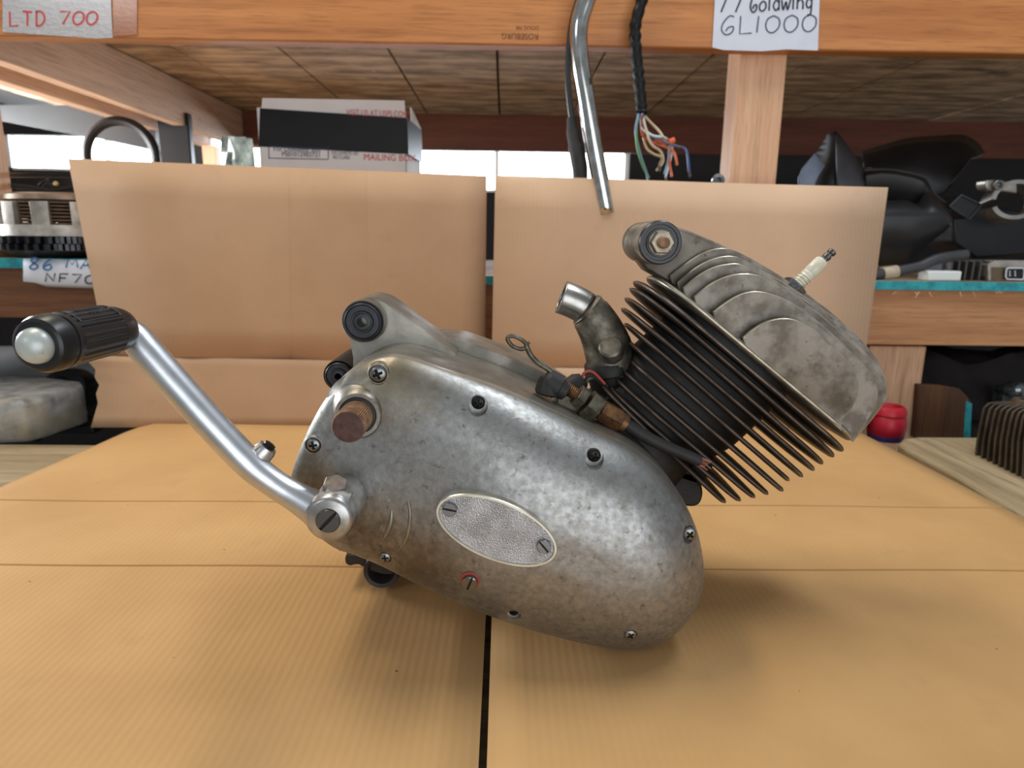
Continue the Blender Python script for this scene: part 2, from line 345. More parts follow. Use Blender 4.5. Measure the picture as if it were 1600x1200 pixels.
# ------------------------------------------------------------------ timber rack
YB = 1.31; YP = 1.345; YJ = 1.79
zp = P(165, 66, YJ).z                                     # underside of the deck
rack = thing('timber_shelf_rack', (0, 1.4, -.9), 'timber storage rack with orange front beam behind the engine', 'shelf rack')
def seg_h(name, x0, y0, x1, y1, Yf, depth, m, h=None, ht=None, bev=.002):
    """horizontal timber whose lower front edge runs x0,y0 -> x1,y1"""
    a, b = P(x0, y0, Yf), P(x1, y1, Yf); z = (a.z + b.z) / 2
    mb = MB(); mb.box((a.x, Yf, z), (b.x, Yf + depth, z + h)); return obj(name, mb, m, rack, bevel=bev)
zb = (P(0, 60, YB).z + P(1600, 81, YB).z) / 2
mb = MB(); mb.box((-1.9, YB, zb), (1.9, YB + .038, zp + .02)); beam = obj('front_beam', mb, WORANGE, rack, bevel=.003)
# posts
mb = MB(); xL, xR = P(1157, 86, YP).x, P(1231, 86, YP).x
mb.box((xL, YP, -.9), (xR, YP + .075, zb + .02)); obj('post', mb, WPALE, rack, bevel=.003)
mb = MB(); xl2 = P(8, 215, YP + .09).x; mb.box((xl2 - .09, YP, P(60, 404, YB).z), (xl2, YP + .09, zb + .02)); obj('post', mb, WPALE, rack, bevel=.003)
mb = MB(); a, b = P(1352, 600, YP), P(1440, 600, YP); mb.box((a.x, YP - .0, -.9), (b.x, YP + .05, P(1400, 541, YP).z)); obj('post', mb, WPALE, rack, bevel=.003)
# deck planks (underside seen), running front to back
YE = G(900, 181, zp).y
seams = [P(x, y, 1).x for x, y in ()]
base = [G(489, 120, zp).x, G(631, 120, zp).x, G(778, 120, zp).x]
wp = (base[2] - base[0]) / 2
for k in range(-6, 9):
    x0 = base[2] + k * wp; mb = MB(); dz = random.uniform(0, .004)
    ym = G(800, 140, zp).y + random.uniform(-.02, .02)
    mb.box((x0 + .003, YB + .04, zp + dz), (x0 + wp - .003, ym - .002, zp + .02)); mb.box((x0 + .003, ym + .002, zp + dz), (x0 + wp - .003, YE + .05, zp + .02))
    obj('deck_plank', mb, WPLY, rack)
mb = MB(); mb.box((-1.9, YB + .04, zp + .0205), (1.9, YE + .1, zp + .03)); obj('deck_backing', mb, DARKW, rack)
# joists
JH = .128
def joist(x, name='joist'):
    mb = MB(); mb.box((x - .038, YB + .04, zp - JH), (x, YE, zp)); return obj(name, mb, WJOIST, rack, bevel=.002)
joist(P(160, 67, YJ).x); joist(G(0, 125, zp - JH).x)
# back beam
za, zb2 = P(800, 181, YE).z, P(800, 236, YE).z
mb = MB(); mb.box((P(352, 200, YE).x, YE, zb2), (2.6, YE + .04, za + .02)); obj('back_beam', mb, WBACK, rack, bevel=.002)
mb = MB(); q0, q1 = P(320, 240, YE), P(341, 240, YE); mb.box((q0.x, YE - .02, -.2), (q1.x, YE + .02, zp - JH)); obj('back_post', mb, WPALE, rack)
# middle shelves, left and right bay
ZL = P(60, 404, YB).z; ZR = P(1480, 440, YB).z
zt = ZR - P(1480, 456, YB).z
mb = MB(); n = 40; x0, x1 = P(740, 445, YB).x, 1.75
mb.box((x0, YB, ZR - .0165), (x1, 2.3, ZR)); sh = obj('shelf_board', mb, [WPLY], rack)
mb = MB(); mb.box((x0, YB - .003, ZR - .0168), (x1, YB, ZR + .0002)); obj('painted_edge', mb, TEAL, sh, label='teal painted shelf edge')
# splinters
mb = MB()
for sx in (1430, 1436, 1452, 1500, 1520, 1556, 1560, 1400):
    p = P(sx, 456, YB - .004); q = p + Vector((random.uniform(-.012, .012), random.uniform(-.008, 0), random.uniform(-.014, -.002))); mb.tube([p, q], [.0009, .0004], 5)
obj('splinter', mb, WPALE, sh, kind='stuff')
mb = MB(); mb.box((x0, YB + .012, P(1480, 540, YB + .012).z), (x1, YB + .05, ZR - .017)); obj('shelf_beam', mb, WSHELF, rack, bevel=.002)
mb = MB(); x0l = -1.75; x1l = P(735, 420, YB).x
mb.box((x0l, YB, ZL - .018), (x1l, 2.3, ZL)); shl = obj('shelf_board', mb, WPLY, rack)
mb = MB(); mb.box((x0l, YB - .003, ZL - .0183), (x1l, YB, ZL + .0002)); obj('painted_edge', mb, TEAL, shl, label='teal painted shelf edge')
mb = MB(); mb.box((x0l, YB + .012, P(60, 497, YB + .012).z), (x1l, YB + .05, ZL - .019)); obj('shelf_beam', mb, WDARK, rack, bevel=.002)
# stamp on beam
stm = MB(); o = P(841, 54, YB - .0006); printed(stm, 'ROSEBURG', P(842, 53, YB - .0006), (1, 0, 0), (0, 0, 1), .0135, rot=1)
printed(stm, 'DOUG FIR', P(842, 41, YB - .0006), (1, 0, 0), (0, 0, 1), .009, rot=1)
obj('mill_stamp', stm, STAMP, beam, label='upside down brown mill stamp')
# ------------------------------------------------------------------ paper signs
def sheet(mb, pts, Y, th=.0006): mb.prism(px(pts, Y), (0, th, 0))
YS = YB - .002
s1 = thing('paper_sign', P(1195, 79, YS), 'white paper sign with dark handwriting on the beam over the pale post', 'sign')
mb = MB(); sheet(mb, [(1119, -45), (1282, -45), (1280, 20), (1278, 79), (1230, 77), (1190, 80), (1130, 78), (1113, 74), (1117, 0)], YS); obj('paper', mb, PAPER, s1)
mb = MB(); f = lambda x, y: P(x, y, YS - .0006)
handwrite(mb, '77', 1122, 19, 13, 34, 2.6, f, .0, .2, .75); obj('handwriting', mb, INKK, s1); mb = MB(); handwrite(mb, 'Goldwing', 1172, 18, 11.5, 26, 2.6, f, -.05, .05, .2)
obj('handwriting', mb, INKK, s1)
mb = MB(); handwrite(mb, 'GL', 1126, 53, 22, 28, 2.0, f, .0, .1, .3); obj('handwriting', mb, INKB, s1); mb = MB(); handwrite(mb, '1000', 1179, 51, 22, 26, 2.0, f, -.03, .1, .3)
obj('handwriting', mb, INKB, s1)
s2 = thing('paper_sign', P(90, 58, YS), 'taped paper sign lettered in red at the top left beam', 'sign')
mb = MB(); sheet(mb, [(4, -40), (172, -40), (174, 20), (176, 59), (150, 60), (60, 54), (4, 50)], YS); obj('paper', mb, PAPERT, s2)
mb = MB(); sheet(mb, [(176, -40), (214, -40), (214, 54), (177, 57)], YS); obj('clear_tape', mb, TAPEG, s2)
mb = MB(); handwrite(mb, 'LTD', 15, 41, 15, 23, 3, f, -.02, .0, .35); obj('handwriting', mb, INKR, s2); mb = MB(); handwrite(mb, '700', 92, 38, 17, 20, 3, f, 0, .1, .25)
obj('handwriting', mb, INKR, s2)
s3 = thing('paper_sign', P(95, 448, YB - .006), 'curled white paper sign hanging over the left teal shelf edge', 'sign')
mb = MB(); prof = [(402, .004, 0), (404, -.006, 1), (415, -.012, 2), (428, -.013, 3), (440, -.010, 4), (447, -.004, 5)]
top = [[P(36 + k * (260 - 36) / 12, yy + 7 * (k / 12) - (10 if i == 5 and k < 2 else 0) * (2 - k) / 2, YB + dy) for k in range(13)] for i, (yy, dy, _) in enumerate(prof)]
top[0] = [Vector((p.x, YB + .03, ZL + .0008)) for p in top[0]]
mb.rings(top, closed=False, cap0=False, cap1=False); po = obj('paper', mb, PAPER, s3, sharp=80); sm = po.modifiers.new('s', 'SOLIDIFY'); sm.thickness = .0004
mb = MB(); f3 = lambda x, y: P(x, y, YB - .0138)
handwrite(mb, '86', 44, 421, 17, 18, 2.6, f3, .05, .15, .25); obj('handwriting', mb, INKBL, s3); mb = MB(); handwrite(mb, 'MA', 103, 418, 15, 14, 2.4, f3, .1, .1, .3); obj('handwriting', mb, INKBL, s3)
mb = MB(); handwrite(mb, 'NF70', 70, 440, 16, 13, 2.2, f3, .05, .1, .3); obj('handwriting', mb, INKK, s3)
#@@CARD
# ------------------------------------------------------------------ bench and cardboard
mb = MB(); yb0 = G(50, 694, -.03).y
bench = thing('workbench', (0, .75, -.9), 'weathered wooden workbench under the cardboard', 'workbench')
mb = MB(); mb.box((-1.7, -.05, -.075), (1.7, yb0, -.03)); obj('bench_top', mb, WGREY, bench, bevel=.004)
for sx in (-1.6, 1.5):
    for sy in (0.05, 1.0): mb = MB(); mb.box((sx, sy, -.9), (sx + .09, sy + .09, -.075)); obj('leg', mb, WGREY, bench)
# ground sheets: two sheets with a gap at the middle seam
ycr = [G(300, y, 0).y for y in (882, 782)]
def ground(name, left, label):
    yf = .22; ybk = G(300, 661, 0).y
    xs = G(757 if left else 767, 1000, 0).x
    if left: xe = lambda y: min(G(190, 661, 0).x + (y - ybk) * (G(0, 741).x - G(190, 661).x) / (G(0, 741).y - ybk), -.1) ; xe2 = lambda y: max(xe(y), -1.6)
    else:
        A, B = G(1345, 675), G(1600, 808); xe2 = lambda y: A.x + (y - A.y) * (B.x - A.x) / (B.y - A.y)
    ys = [yf, .3, .35, .4, .45] + [.5 + .02 * k for k in range(100) if .5 + .02 * k < ybk] + [ybk]
    for c in ycr: ys += [c - .0022, c, c + .0022]
    ys = sorted(set(ys)); nx = 24; rows = []
    for y in ys:
        row = []
        for k in range(nx + 1):
            x = xs + (xe2(y) - xs) * k / nx; z = -.0005
            for c in ycr:
                if abs(y - c) < .0045: z -= .0035 if abs(y - c) < .001 else 0
            e = k / nx
            if left and e > .93: z -= (e - .93) * .25
            z += .0006 * math.sin(x * 17 + y * 9)-.0008
            row.append(Vector((x, y, z)))
        rows.append(row)
    mb = MB(); mb.rings(rows, closed=False, cap0=False, cap1=False)
    o = obj(name, mb, [CB2, CBE], None, label, 'cardboard', sharp=20); s = o.modifiers.new('thickness', 'SOLIDIFY'); s.thickness = .0045; s.offset = 1
    # make the sheet thicken downwards
    s.offset = -1 if o.data.polygons[0].normal.z > 0 else 1
    s.material_offset_rim = 1
    return o
ground('cardboard_sheet', True, 'flat tan cardboard sheet on the bench left of the dark seam')
ground('cardboard_sheet', False, 'flat tan cardboard sheet on the bench right of the dark seam')
# upright boards
YG = G(300, 661, 0).y
def board(label, CB, plan, topy, creasey, flapL, flapR, left):
    """plan: list of (pixel x at crease height, dY) folds; panel leans between crease and top"""
    th = thing('cardboard_backboard', (0, YG, 0), label, 'cardboard')
    Yc = YG + .035
    rows = []
    for lev in range(7):
        t = lev / 6; row = []
        for (xt, yt, xb, yb, dy) in plan:
            Y = Yc + .012 * t + dy
            a = P(xt, yt, Yc + .012 + dy); b = P(xb, yb, Yc + dy)
            p = b.lerp(a, t); p.y = Y; row.append(p)
        rows.append(row)
    mb = MB(); mb.rings(rows, closed=False, cap0=False, cap1=False)
    o = obj('panel', mb, [CB, CBE], th, sharp=3); s = o.modifiers.new('thickness', 'SOLIDIFY'); s.thickness = .004; s.material_offset_rim = 1; s.offset = 0
    mb = MB(); top = [r for r in rows[0]]; fl = []
    k = len(flapL)
    xbL = [P(x, y, Yc + (YG - Yc) * i / (k - 1)) for i, (x, y) in enumerate(flapL)]
    xbR = [P(x, y, Yc + (YG - Yc) * i / (k - 1)) for i, (x, y) in enumerate(flapR)]
    rws = []
    for i in range(k):
        zz = rows[0][0].z
        za_, zb_ = xbL[i], xbR[i]
        rws.append([za_.lerp(zb_, j / 8) for j in range(9)])
    mb.rings(rws, closed=False, cap0=False, cap1=False)
    o = obj('bottom_flap', mb, [CB, CBE], th, sharp=60); s = o.modifiers.new('thickness', 'SOLIDIFY'); s.thickness = .004; s.material_offset_rim = 1; s.offset = 0
    return th
board('large cardboard backboard standing on the left behind the kick lever', CB1,
      [(107, 248, 168, 556, .006), (280, 255, 300, 558, -.002), (446, 262, 451, 561, .0055), (450, 262, 455, 561, .0066), (454, 262, 459, 561, .0052), (569, 267, 571, 564, -.0045), (573, 267, 575, 564, -.0062), (577, 267, 579, 564, -.0045), (718, 273, 722, 567, .006), (760, 275, 757, 568, .020)], 0, 0,
      [(136, 556), (140, 566), (150, 578), (149, 590), (156, 602), (151, 615), (154, 630), (148, 650), (143, 668)],
      [(757, 568)] + [(757, 568 + 12 * i) for i in range(1, 9)], True)
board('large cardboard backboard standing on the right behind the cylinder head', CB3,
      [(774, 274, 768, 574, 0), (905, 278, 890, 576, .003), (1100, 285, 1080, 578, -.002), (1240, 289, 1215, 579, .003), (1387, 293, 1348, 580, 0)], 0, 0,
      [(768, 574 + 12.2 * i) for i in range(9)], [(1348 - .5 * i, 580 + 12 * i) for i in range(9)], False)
#@@ENGINE
# ------------------------------------------------------------------ engine
ENG = thing('motorcycle_engine', G(860, 985, 0), 'old small alloy motorcycle engine with kick lever resting on the cardboard', 'engine')
Y0 = .525                                                     # joint plane between cover and crankcase
out = [(462, 725), (482, 674), (507, 627), (540, 585), (575, 563), (605, 555), (635, 556), (700, 577), (750, 594), (800, 613), (860, 640), (920, 668), (975, 692), (1020, 722),
       (1055, 762), (1080, 808), (1092, 850), (1095, 890), (1086, 930), (1062, 966), (1028, 990), (985, 1000), (930, 996), (860, 980), (800, 963), (740, 941), (690, 920), (640, 897),
       (600, 878), (560, 862), (525, 850), (490, 822), (468, 785), (458, 755)]
OUT = sm2(out, 5, True)
O3 = px(OUT, Y0)
SA, SB = P(610, 700, Y0), P(955, 855, Y0)
DOME = .050
def spine(p):
    d = SB - SA; t = (p - SA).dot(d) / d.dot(d)
    t = 1 / (1 + math.exp(-(t - .5) * 5.2)); t = max(0, min(1, (t - .07) / .86)); return SA + d * t
def hdome(t, u):
    k = max(0, min(1, (u + .25) / .95)); D = .021 + .029 * k * k * (3 - 2 * k); e = 3.6 - 1.1 * k
    return D * max(0, 1 - t ** e) ** (1 / 1.75)
SD = SB - SA
ts = [1., .999, .996, .99, .98, .965, .945, .92, .89, .86, .83, .79, .75, .70, .65, .6, .54, .48, .42, .36, .3, .24]
SP = [spine(p) for p in O3]
rows = []
for t in ts:
    row = []
    for p, sp_ in zip(O3, SP):
        q = sp_ + (p - sp_) * t; row.append(Vector((q.x, Y0 - .005 - hdome(t, (q - SA).dot(SD) / SD.dot(SD)), q.z)))
    rows.append(row)
rows.insert(0, [Vector((p.x, Y0, p.z)) for p in O3])
cov = MB(); cov.rings(rows[:4], 1, True, False); cov.rings(rows[3:], 0, False, False)
from mathutils import geometry as mg
lastr = rows[-1]; nl = len(lastr); v2 = [Vector((p.x, p.z)) for p in lastr]
for i in range(-40, 60):
    for j in range(-30, 30):
        q = Vector((SA.x + SD.x * .5 + i * .006, SA.z + SD.z * .5 + j * .006))
        dmin = min((q - w).length for w in v2)
        if dmin > .004: v2.append(q)
vo, eo, fo, *_ = mg.delaunay_2d_cdt(v2, [], [list(range(nl))], 1, 1e-7)
nin = []
for v in vo:
    q = Vector((v.x, 0, v.y)); nin.append(Vector((v.x, Y0 - .005 - hdome(.0, (q - Vector((SA.x, 0, SA.z))).dot(SD) / SD.dot(SD)), v.y)))
for k in range(nl): nin[k] = lastr[k].copy()
cov.add(nin, fo, 0)
bvh = BVHTree.FromPolygons(cov.v, cov.f)
def hit(x, y):
    loc, n, i, d = bvh.ray_cast(CAM, ray(x, y).normalized())
    if n.dot(ray(x, y)) > 0: n = -n
    return loc, n
# counterbores cut for the recessed screws
cutters = []
SCREWS = [(591, 584, 15, 0), (490, 695, 12.5, 0), (747, 634, 13, 1), (929, 717, 13, 1), (1077, 834, 13, 0), (985, 992, 11, 0), (803, 961, 10, 1), (602, 871, 10, 0)]
cover = obj('side_cover', cov, [ALU, ALUE], ENG, sharp=50, merge=True)
me = cover.data
for (x, y, r, dk) in SCREWS:
    loc, n = hit(x, y); R = r * loc.y / F * (1.22 if dk else 1.12)
    depth = .006 if dk else .0035
    c = MB(); c.lathe(loc + Vector((0, depth if n.y < -.5 else .012, 0)), (0, -1, 0), [(0, R), (.06, R)], 24)
    co = obj('cut', c, [RECESS], None); cutters.append(co)
    md = cover.modifiers.new('b', 'BOOLEAN'); md.operation = 'DIFFERENCE'; md.object = co; md.solver = 'EXACT'
dg = bpy.context.evaluated_depsgraph_get(); dg.update()
nm = bpy.data.meshes.new_from_object(cover.evaluated_get(dg)); cover.modifiers.clear(); cover.data = nm
nm.polygons.foreach_set('use_smooth', [True] * len(nm.polygons)); nm.set_sharp_from_angle(angle=math.radians(42))
for co in cutters: bpy.data.objects.remove(co)

# screw meshes (built around the origin, axis +Z)
def screw_head(kind, dome=.35, seg=40):
    mb = MB(); rr = [0, .1, .2, .3, .38, .46, .54, .62, .7, .8, .9, .97, 1.]
    idx = {}
    vs = []; fs = []; mi = []
    def depth(x, y):
        if kind == 'cross': return (abs(x) < .17 and abs(y) < .58) or (abs(y) < .17 and abs(x) < .58)
        return abs(x) < .14
    w0 = .15 if kind == 'cross' else .13
    def deep(a, b):
        if kind == 'cross': return (abs(a) < w0 + .001 and abs(b) < .581) or (abs(b) < w0 + .001 and abs(a) < .581)
        return abs(a) < w0 + .001
    g = np.array(sorted(set([round(v, 4) for v in list(np.linspace(-1, 1, 17)) + [-w0 - .02, -w0, w0, w0 + .02, -.60, -.58, .58, .60]]))); N = len(g) - 1
    # square grid clipped to the disc by radial mapping
    for j in range(N + 1):
        for i in range(N + 1):
            a, b = g[i], g[j]; x = a * math.sqrt(1 - b * b / 2); y = b * math.sqrt(1 - a * a / 2); r = math.hypot(x, y)
            z = .42 + dome * (math.sqrt(max(0, 1.02 - r * r)) - .6) if dome > 0 else .5 - (.08 if r > .985 else 0)
            if deep(a, b): z -= .42 if kind == 'cross' else .16
            vs.append((x, y, z))
    for j in range(N):
        for i in range(N):
            q = (j * (N + 1) + i, j * (N + 1) + i + 1, (j + 1) * (N + 1) + i + 1, (j + 1) * (N + 1) + i)
            cx = sum(vs[k][0] for k in q) / 4; cy = sum(vs[k][1] for k in q) / 4
            mb.f.append(q); mb.m.append(1 if all(deep(g[k % (N + 1)], g[k // (N + 1)]) for k in q) else 0)
    mb.v = [Vector(v) for v in vs]
    mb.lathe((0, 0, -.5), (0, 0, 1), [(0, 1.), (.9 if dome <= 0 else .72, 1.)], 40, 0, cap=False)
    return mb
Z0 = Vector((0, 0, 0))
CRS = mesh_of('cross_screw', screw_head('cross'), [STEEL, RECESS], Z0, 40)
CRD = mesh_of('cross_screw_dark', screw_head('cross'), [STEELD, RECESS], Z0, 40)
SLT = mesh_of('slot_screw', screw_head('slot', 0), [STEEL, RECESS], Z0, 30)
STEELM = mat('dull_screw', rgb(104, 102, 100), rgb(80, 78, 76), 300., .8, .38)
SLD = mesh_of('slot_screw_dark', screw_head('slot', 0), [STEELM, RECESS], Z0, 30)
for i, (x, y, r, dk) in enumerate(SCREWS):
    loc, n = hit(x, y)
    nn = Vector((0, -1, 0)); dep = .0035 if dk else .0008
    o = place('cover_screw', CRD if dk else CRS, cover, loc + Vector((0, dep + (.002 if n.y > -.5 else 0), .0018 if dk else 0)), nn, .4 + i * 1.3, r * loc.y / F * (.84 if dk else .92), 'blackened recessed cross head screw' if dk else None)
# raised washers pads round two screws
for (x, y, r) in ((591, 584, 17), (490, 695, 15)):
    loc, n = hit(x, y); R = r * loc.y / F
    m = MB(); m.lathe(loc + Vector((0, .006, 0)), (0, -1, 0), [(0, R * 1.12), (.0065, R * 1.02), (.0072, R * .98), (.0072, R * .86), (.004, R * .84)], 32, cap=False); obj('screw_pad', m, ALU, cover)
# crankcase behind the cover
def scaled(o3, s, dx=0, dz=0): return [Vector((sp.x + (p.x - sp.x) * s + dx, p.y, max(.001, sp.z + (p.z - sp.z) * s + dz))) for p, sp in zip(o3, SP)]
case = MB()
rim = [scaled(O3, 1.008)]
rg = []
for (Y, s, dz) in ((Y0 + .0005, 1.0, 0), (Y0 + .002, 1.006, 0), (Y0 + .012, 1.006, 0), (.618, 1.0, 0), (.619, .985, 0)):
    rg.append([Vector((p.x, Y, p.z)) for p in scaled(O3, s)])
case.rings(rg); obj('crankcase', case, ALUB, ENG, sharp=35)
# rear crankcase half, a little higher at the top and shorter
rear_px = [(545, 640), (575, 560), (640, 528), (706, 526), (742, 534), (800, 556), (852, 578), (905, 612), (960, 640), (1020, 690), (1060, 745), (1040, 800), (960, 855), (860, 872), (760, 860), (660, 830), (590, 800), (548, 740)]
m = MB(); q = [P(x, y, .64) for x, y in sm2(rear_px, 4, True)]
m.rings([[Vector((p.x, Y, max(.004, p.z))) for p in q] for Y in (.6195, .69)] + [[Vector((p.x * .97 + .003, .70, max(.006, p.z - .004))) for p in q]]); obj('rear_crankcase', m, ALUB, ENG)
# rear upper mount with bush
def mount(cx, cy, Yf, Yb, rpx, web, mweb):
    R = rpx * Yf / F; c = P(cx, cy, Yf); m = MB()
    m.lathe(c, (0, 1, 0), [(.027, R * .84), (-.002, R * .86), (-.003, R * .90), (-.0035, R * .97), (0, R), (Yb - Yf, R), (Yb - Yf + .002, R * .9)], 40)
    if web:
        w = px(sm2(web, 4, True), Yf + .012); m.prism([(p.x, Yf + .012, p.z) for p in w], (0, Yb - Yf - .02, 0))
    o = obj('mounting_lug', m, mweb, ENG)
    b = MB(); b.lathe(c, (0, 1, 0), [(.004, R * .86), (-.005, R * .86), (-.006, R * .80), (-.0042, R * .74), (-.0042, R * .52), (-.0065, R * .48), (-.0065, R * .42), (-.005, R * .40), (-.0055, R * .30)], 40, cap=False)
    b.lathe(c, (0, 1, 0), [(-.0055, R * .30), (-.0075, R * .38), (-.0078, R * .30), (-.0078, R * .22), (.03, R * .22)], 32, cap=False); obj('rubber_bush', b, BUSH, o)
    d = MB(); d.lathe(c, (0, 1, 0), [(.024, R * .28), (.025, R * .28)], 24); obj('bush_hole', d, RECESS, o)
    return o
mount(568, 502, .575, .655, 34, [(545, 515), (552, 560), (556, 600), (620, 590), (690, 568), (712, 556), (690, 538), (662, 518), (634, 498), (608, 478), (590, 468), (570, 466), (548, 478)], ALUB)
mount(531, 586, .60, .665, 25, [(520, 590), (530, 612), (560, 640), (600, 640), (600, 580), (560, 566), (530, 566)], SOOT)
# kick spindle and its boss
loc, n = hit(556, 655)
bc = Vector((P(543, 668, .462).x, .512, P(543, 668, .462).z)); ax = Vector((0, -1, 0))
R = 40 * .5 / F
bc.y = hit(559, 648)[0].y - .006
m = MB(); m.lathe(bc + Vector((0, .022, 0)), ax, [(0, R * 1.55), (.006, R * 1.22), (.014, R * 1.02), (.0195, R * .97), (.021, R * .9), (.021, R * .76), (.012, R * .74), (.012, .001)], 48, cap=False); obj('spindle_boss', m, ALU, ENG)
m = MB(); m.lathe(bc + Vector((0, .011, 0)), ax, [(0, R * .74), (.0105, R * .74), (.011, R * .70), (.011, R * .60), (.009, R * .58)], 40); obj('spindle_seal', m, RUBD, ENG)
Rs = 26 * .475 / F; Ya, Yb = .505, .462; tip = P(543, 668, .462)
m = MB(); seg = 96
def spl(Y, k=1.0): return [Vector((tip.x + Rs * k * (1 + (.045 if i % 2 else -.03)) * math.cos(2 * math.pi * i / seg), Y, tip.z + Rs * k * (1 + (.045 if i % 2 else -.03)) * math.sin(2 * math.pi * i / seg))) for i in range(seg)]
m.rings([spl(.505), spl(.465), spl(.463, .95)], 0, False, False)
m.rings([spl(.463, .95), [Vector((tip.x + Rs * .02 * math.cos(2 * math.pi * i / seg), .4622, tip.z + Rs * .02 * math.sin(2 * math.pi * i / seg))) for i in range(seg)]], 1, False, True)
obj('kick_spindle', m, [RUST, RUSTD], ENG, sharp=25)
# oval plate
pc, pn = hit(776, 826); pn = Vector((pn.x * .5, -1, pn.z * .75)).normalized(); pc = pc + pn * .0055
e0, e1 = PL(683, 790, pc, pn), PL(869, 866, pc, pn); pu = (e1 - e0) * .5; pc = (e0 + e1) * .5
mn = pn.cross(pu).normalized(); la = pu.length; lb = la * .49; pu = pu.normalized()
if mn.z < 0: mn = -mn
def ell(a, b, h, n=64):
    return [pc + pu * (a * math.cos(2 * math.pi * k / n)) + mn * (b * math.sin(2 * math.pi * k / n)) + pn * h for k in range(n)]
m = MB(); m.rings([ell(la, lb, -.012), ell(la, lb, .0014), ell(la - .0006, lb - .0006, .0022), ell(la - .0022, lb - .0022, .0022), ell(la - .0028, lb - .0028, .0010)], 0, True, False)
m.rings([ell(la - .0028, lb - .0028, .0010), ell(la * .6, lb * .6, .0010), ell(la * .02, lb * .02, .0010)], 1, False, True)
plate = obj('oval_plate', m, [ALUE, PLATE], ENG, sharp=30)
for (x, y, s) in ((703, 795, .2), (850, 853, -.5)):
    p = PL(x, y, pc + pn * .0016, pn); place('plate_screw', SLT, plate, p, pn, s + 1.2, 12 * p.y / F)
# drain screw with red washer
loc, n = hit(735, 906); n = Vector((n.x * .4, -1, n.z * .8)).normalized()
m = MB(); m.lathe(loc, n, [(-.003, .0078), (.0012, .0078), (.0016, .0074), (.0016, .001)], 36); dw = obj('red_washer', m, REDG, ENG)
place('level_screw', SLT, dw, loc + n * .0022, n, -.35, .0062)
# curved casting marks by the lever hub
for (pts, w) in (([(612, 795), (611, 815), (604, 835), (597, 846)], .0022), ([(637, 780), (641, 805), (636, 840), (622, 862)], .0015)):
    m = MB(); pp = [hit(x, y)[0] + Vector((0, .0002, 0)) for x, y in sm2(pts, 4)]; k = len(pp); m.tube(pp, [w * math.sin(math.pi * (i + .3) / (k - .4)) + .0002 for i in range(k)], 8); obj('casting_rib', m, ALUB, cover, sharp=60)
# ------------------------------------------------------------------ kick lever
YK = .468
cpath = [(204, 519), (222, 540), (262, 586), (319, 650), (375, 710), (405, 738), (442, 764), (478, 785), (502, 800)]
ctr = [P(x, y, YK) for x, y in sm2(cpath, 5)]
kn = len(ctr); rad = []
for i in range(kn):
    t = i / (kn - 1); rad.append(.0100 + .0012 * math.sin(math.pi * t) + (.0035 * max(0, (t - .72) / .28) ** 1.5))
bend = [P(190, 510, YK - .012), P(195, 511, YK - .006)]
gA = P(186, 513, YK - .010); gB = P(57, 540, .385)
gax = (gB - gA).normalized()
elbow = [gA + gax * .012, gA, gA - gax * .006 + (ctr[0] - gA) * .35]
path = smooth_curve([elbow[0], elbow[1], ctr[0] + Vector((-.003, -.003, .002))] + ctr[3::3], 4)
kn = len(path); rad = []
for i in range(kn):
    t = i / (kn - 1); rad.append(.0098 + .0014 * math.sin(math.pi * min(1, t * 1.2)) + (.004 * max(0, (t - .75) / .25) ** 1.5))
hub = P(513, 813, .449); HR = 41 * .449 / F
m = MB(); m.tube(path, rad, 28)
lever = obj('kick_lever', m, POL, ENG, sharp=60)
m = MB(); m.lathe(hub, (0, 1, 0), [(.0, .001), (0, HR * .80), (.0012, HR * .92), (.0035, HR), (.052, HR * 1.02), (.054, HR * .96)], 48); obj('lever_hub', m, HUBM, lever)
place('hub_screw', SLD, lever, hub + Vector((0, .0018, 0)), (0, -1, 0), -.75, 20.5 * .449 / F)
pb = P(523, 770, .47); pa = (P(525, 745, .465) - pb).normalized()
m = MB(); m.lathe(pb - pa * .012, pa, [(0, .0105), (.014, .0105), (.0145, .0098)], 28); m.hexnut(pb + pa * .002, pa, .0092, .0085); obj('pinch_bolt', m, mat('scuffed_bolt', rgb(150, 140, 134), rgb(112, 102, 98), 160., .6, .45), lever)
m = MB(); m.lathe(P(508, 778, .463), (P(552, 790, .463) - P(508, 778, .463)), [(0, .0095), (.018, .0100)], 24); obj('clamp_ear', m, HUBM, lever)
q = P(398, 722, YK + .004); qa = (P(419, 698, YK + .006) - q).normalized(); L = (P(419, 698, YK + .006) - q).length
m = MB(); m.lathe(q, qa, [(0, .0085), (L * .8, .0078), (L, .0068), (L, .0052)], 24, 0); m.lathe(q, qa, [(L - .001, .0052), (L + .0025, .0046), (L + .003, .003)], 7, 1); obj('stop_stud', m, [HUBM, STEELD], lever)
# grip
GLn = (gB - gA).length
m = MB(); ref = Vector((0, 0, 1)); nx = gax.cross(ref).normalized(); ny = gax.cross(nx); seg = 96
def gring(d, r, ridge):
    return [gA + gax * d + (nx * math.cos(a) + ny * math.sin(a)) * (r - (ridge if (i % 4 == 0) else 0)) for i, a in enumerate([2 * math.pi * k / seg for k in range(seg)])]
prof = [(-.004, .0092, 0), (-.0035, .0118, 0), (-.001, .0135, 0), (.006, .0156, 0), (.014, .0164, 0), (.0145, .0164, .0007), (GLn * .74, .0168, .0007), (GLn * .745, .0168, 0), (GLn * .80, .0170, 0), (GLn * .805, .0160, 0), (GLn * .83, .0160, 0), (GLn * .835, .0172, 0), (GLn * .93, .0170, 0), (GLn * .985, .0155, 0), (GLn, .0138, 0), (GLn - .0005, .0105, 0)]
m.rings([gring(*p) for p in prof]); grip = obj('rubber_grip', m, RUB, lever, sharp=28)
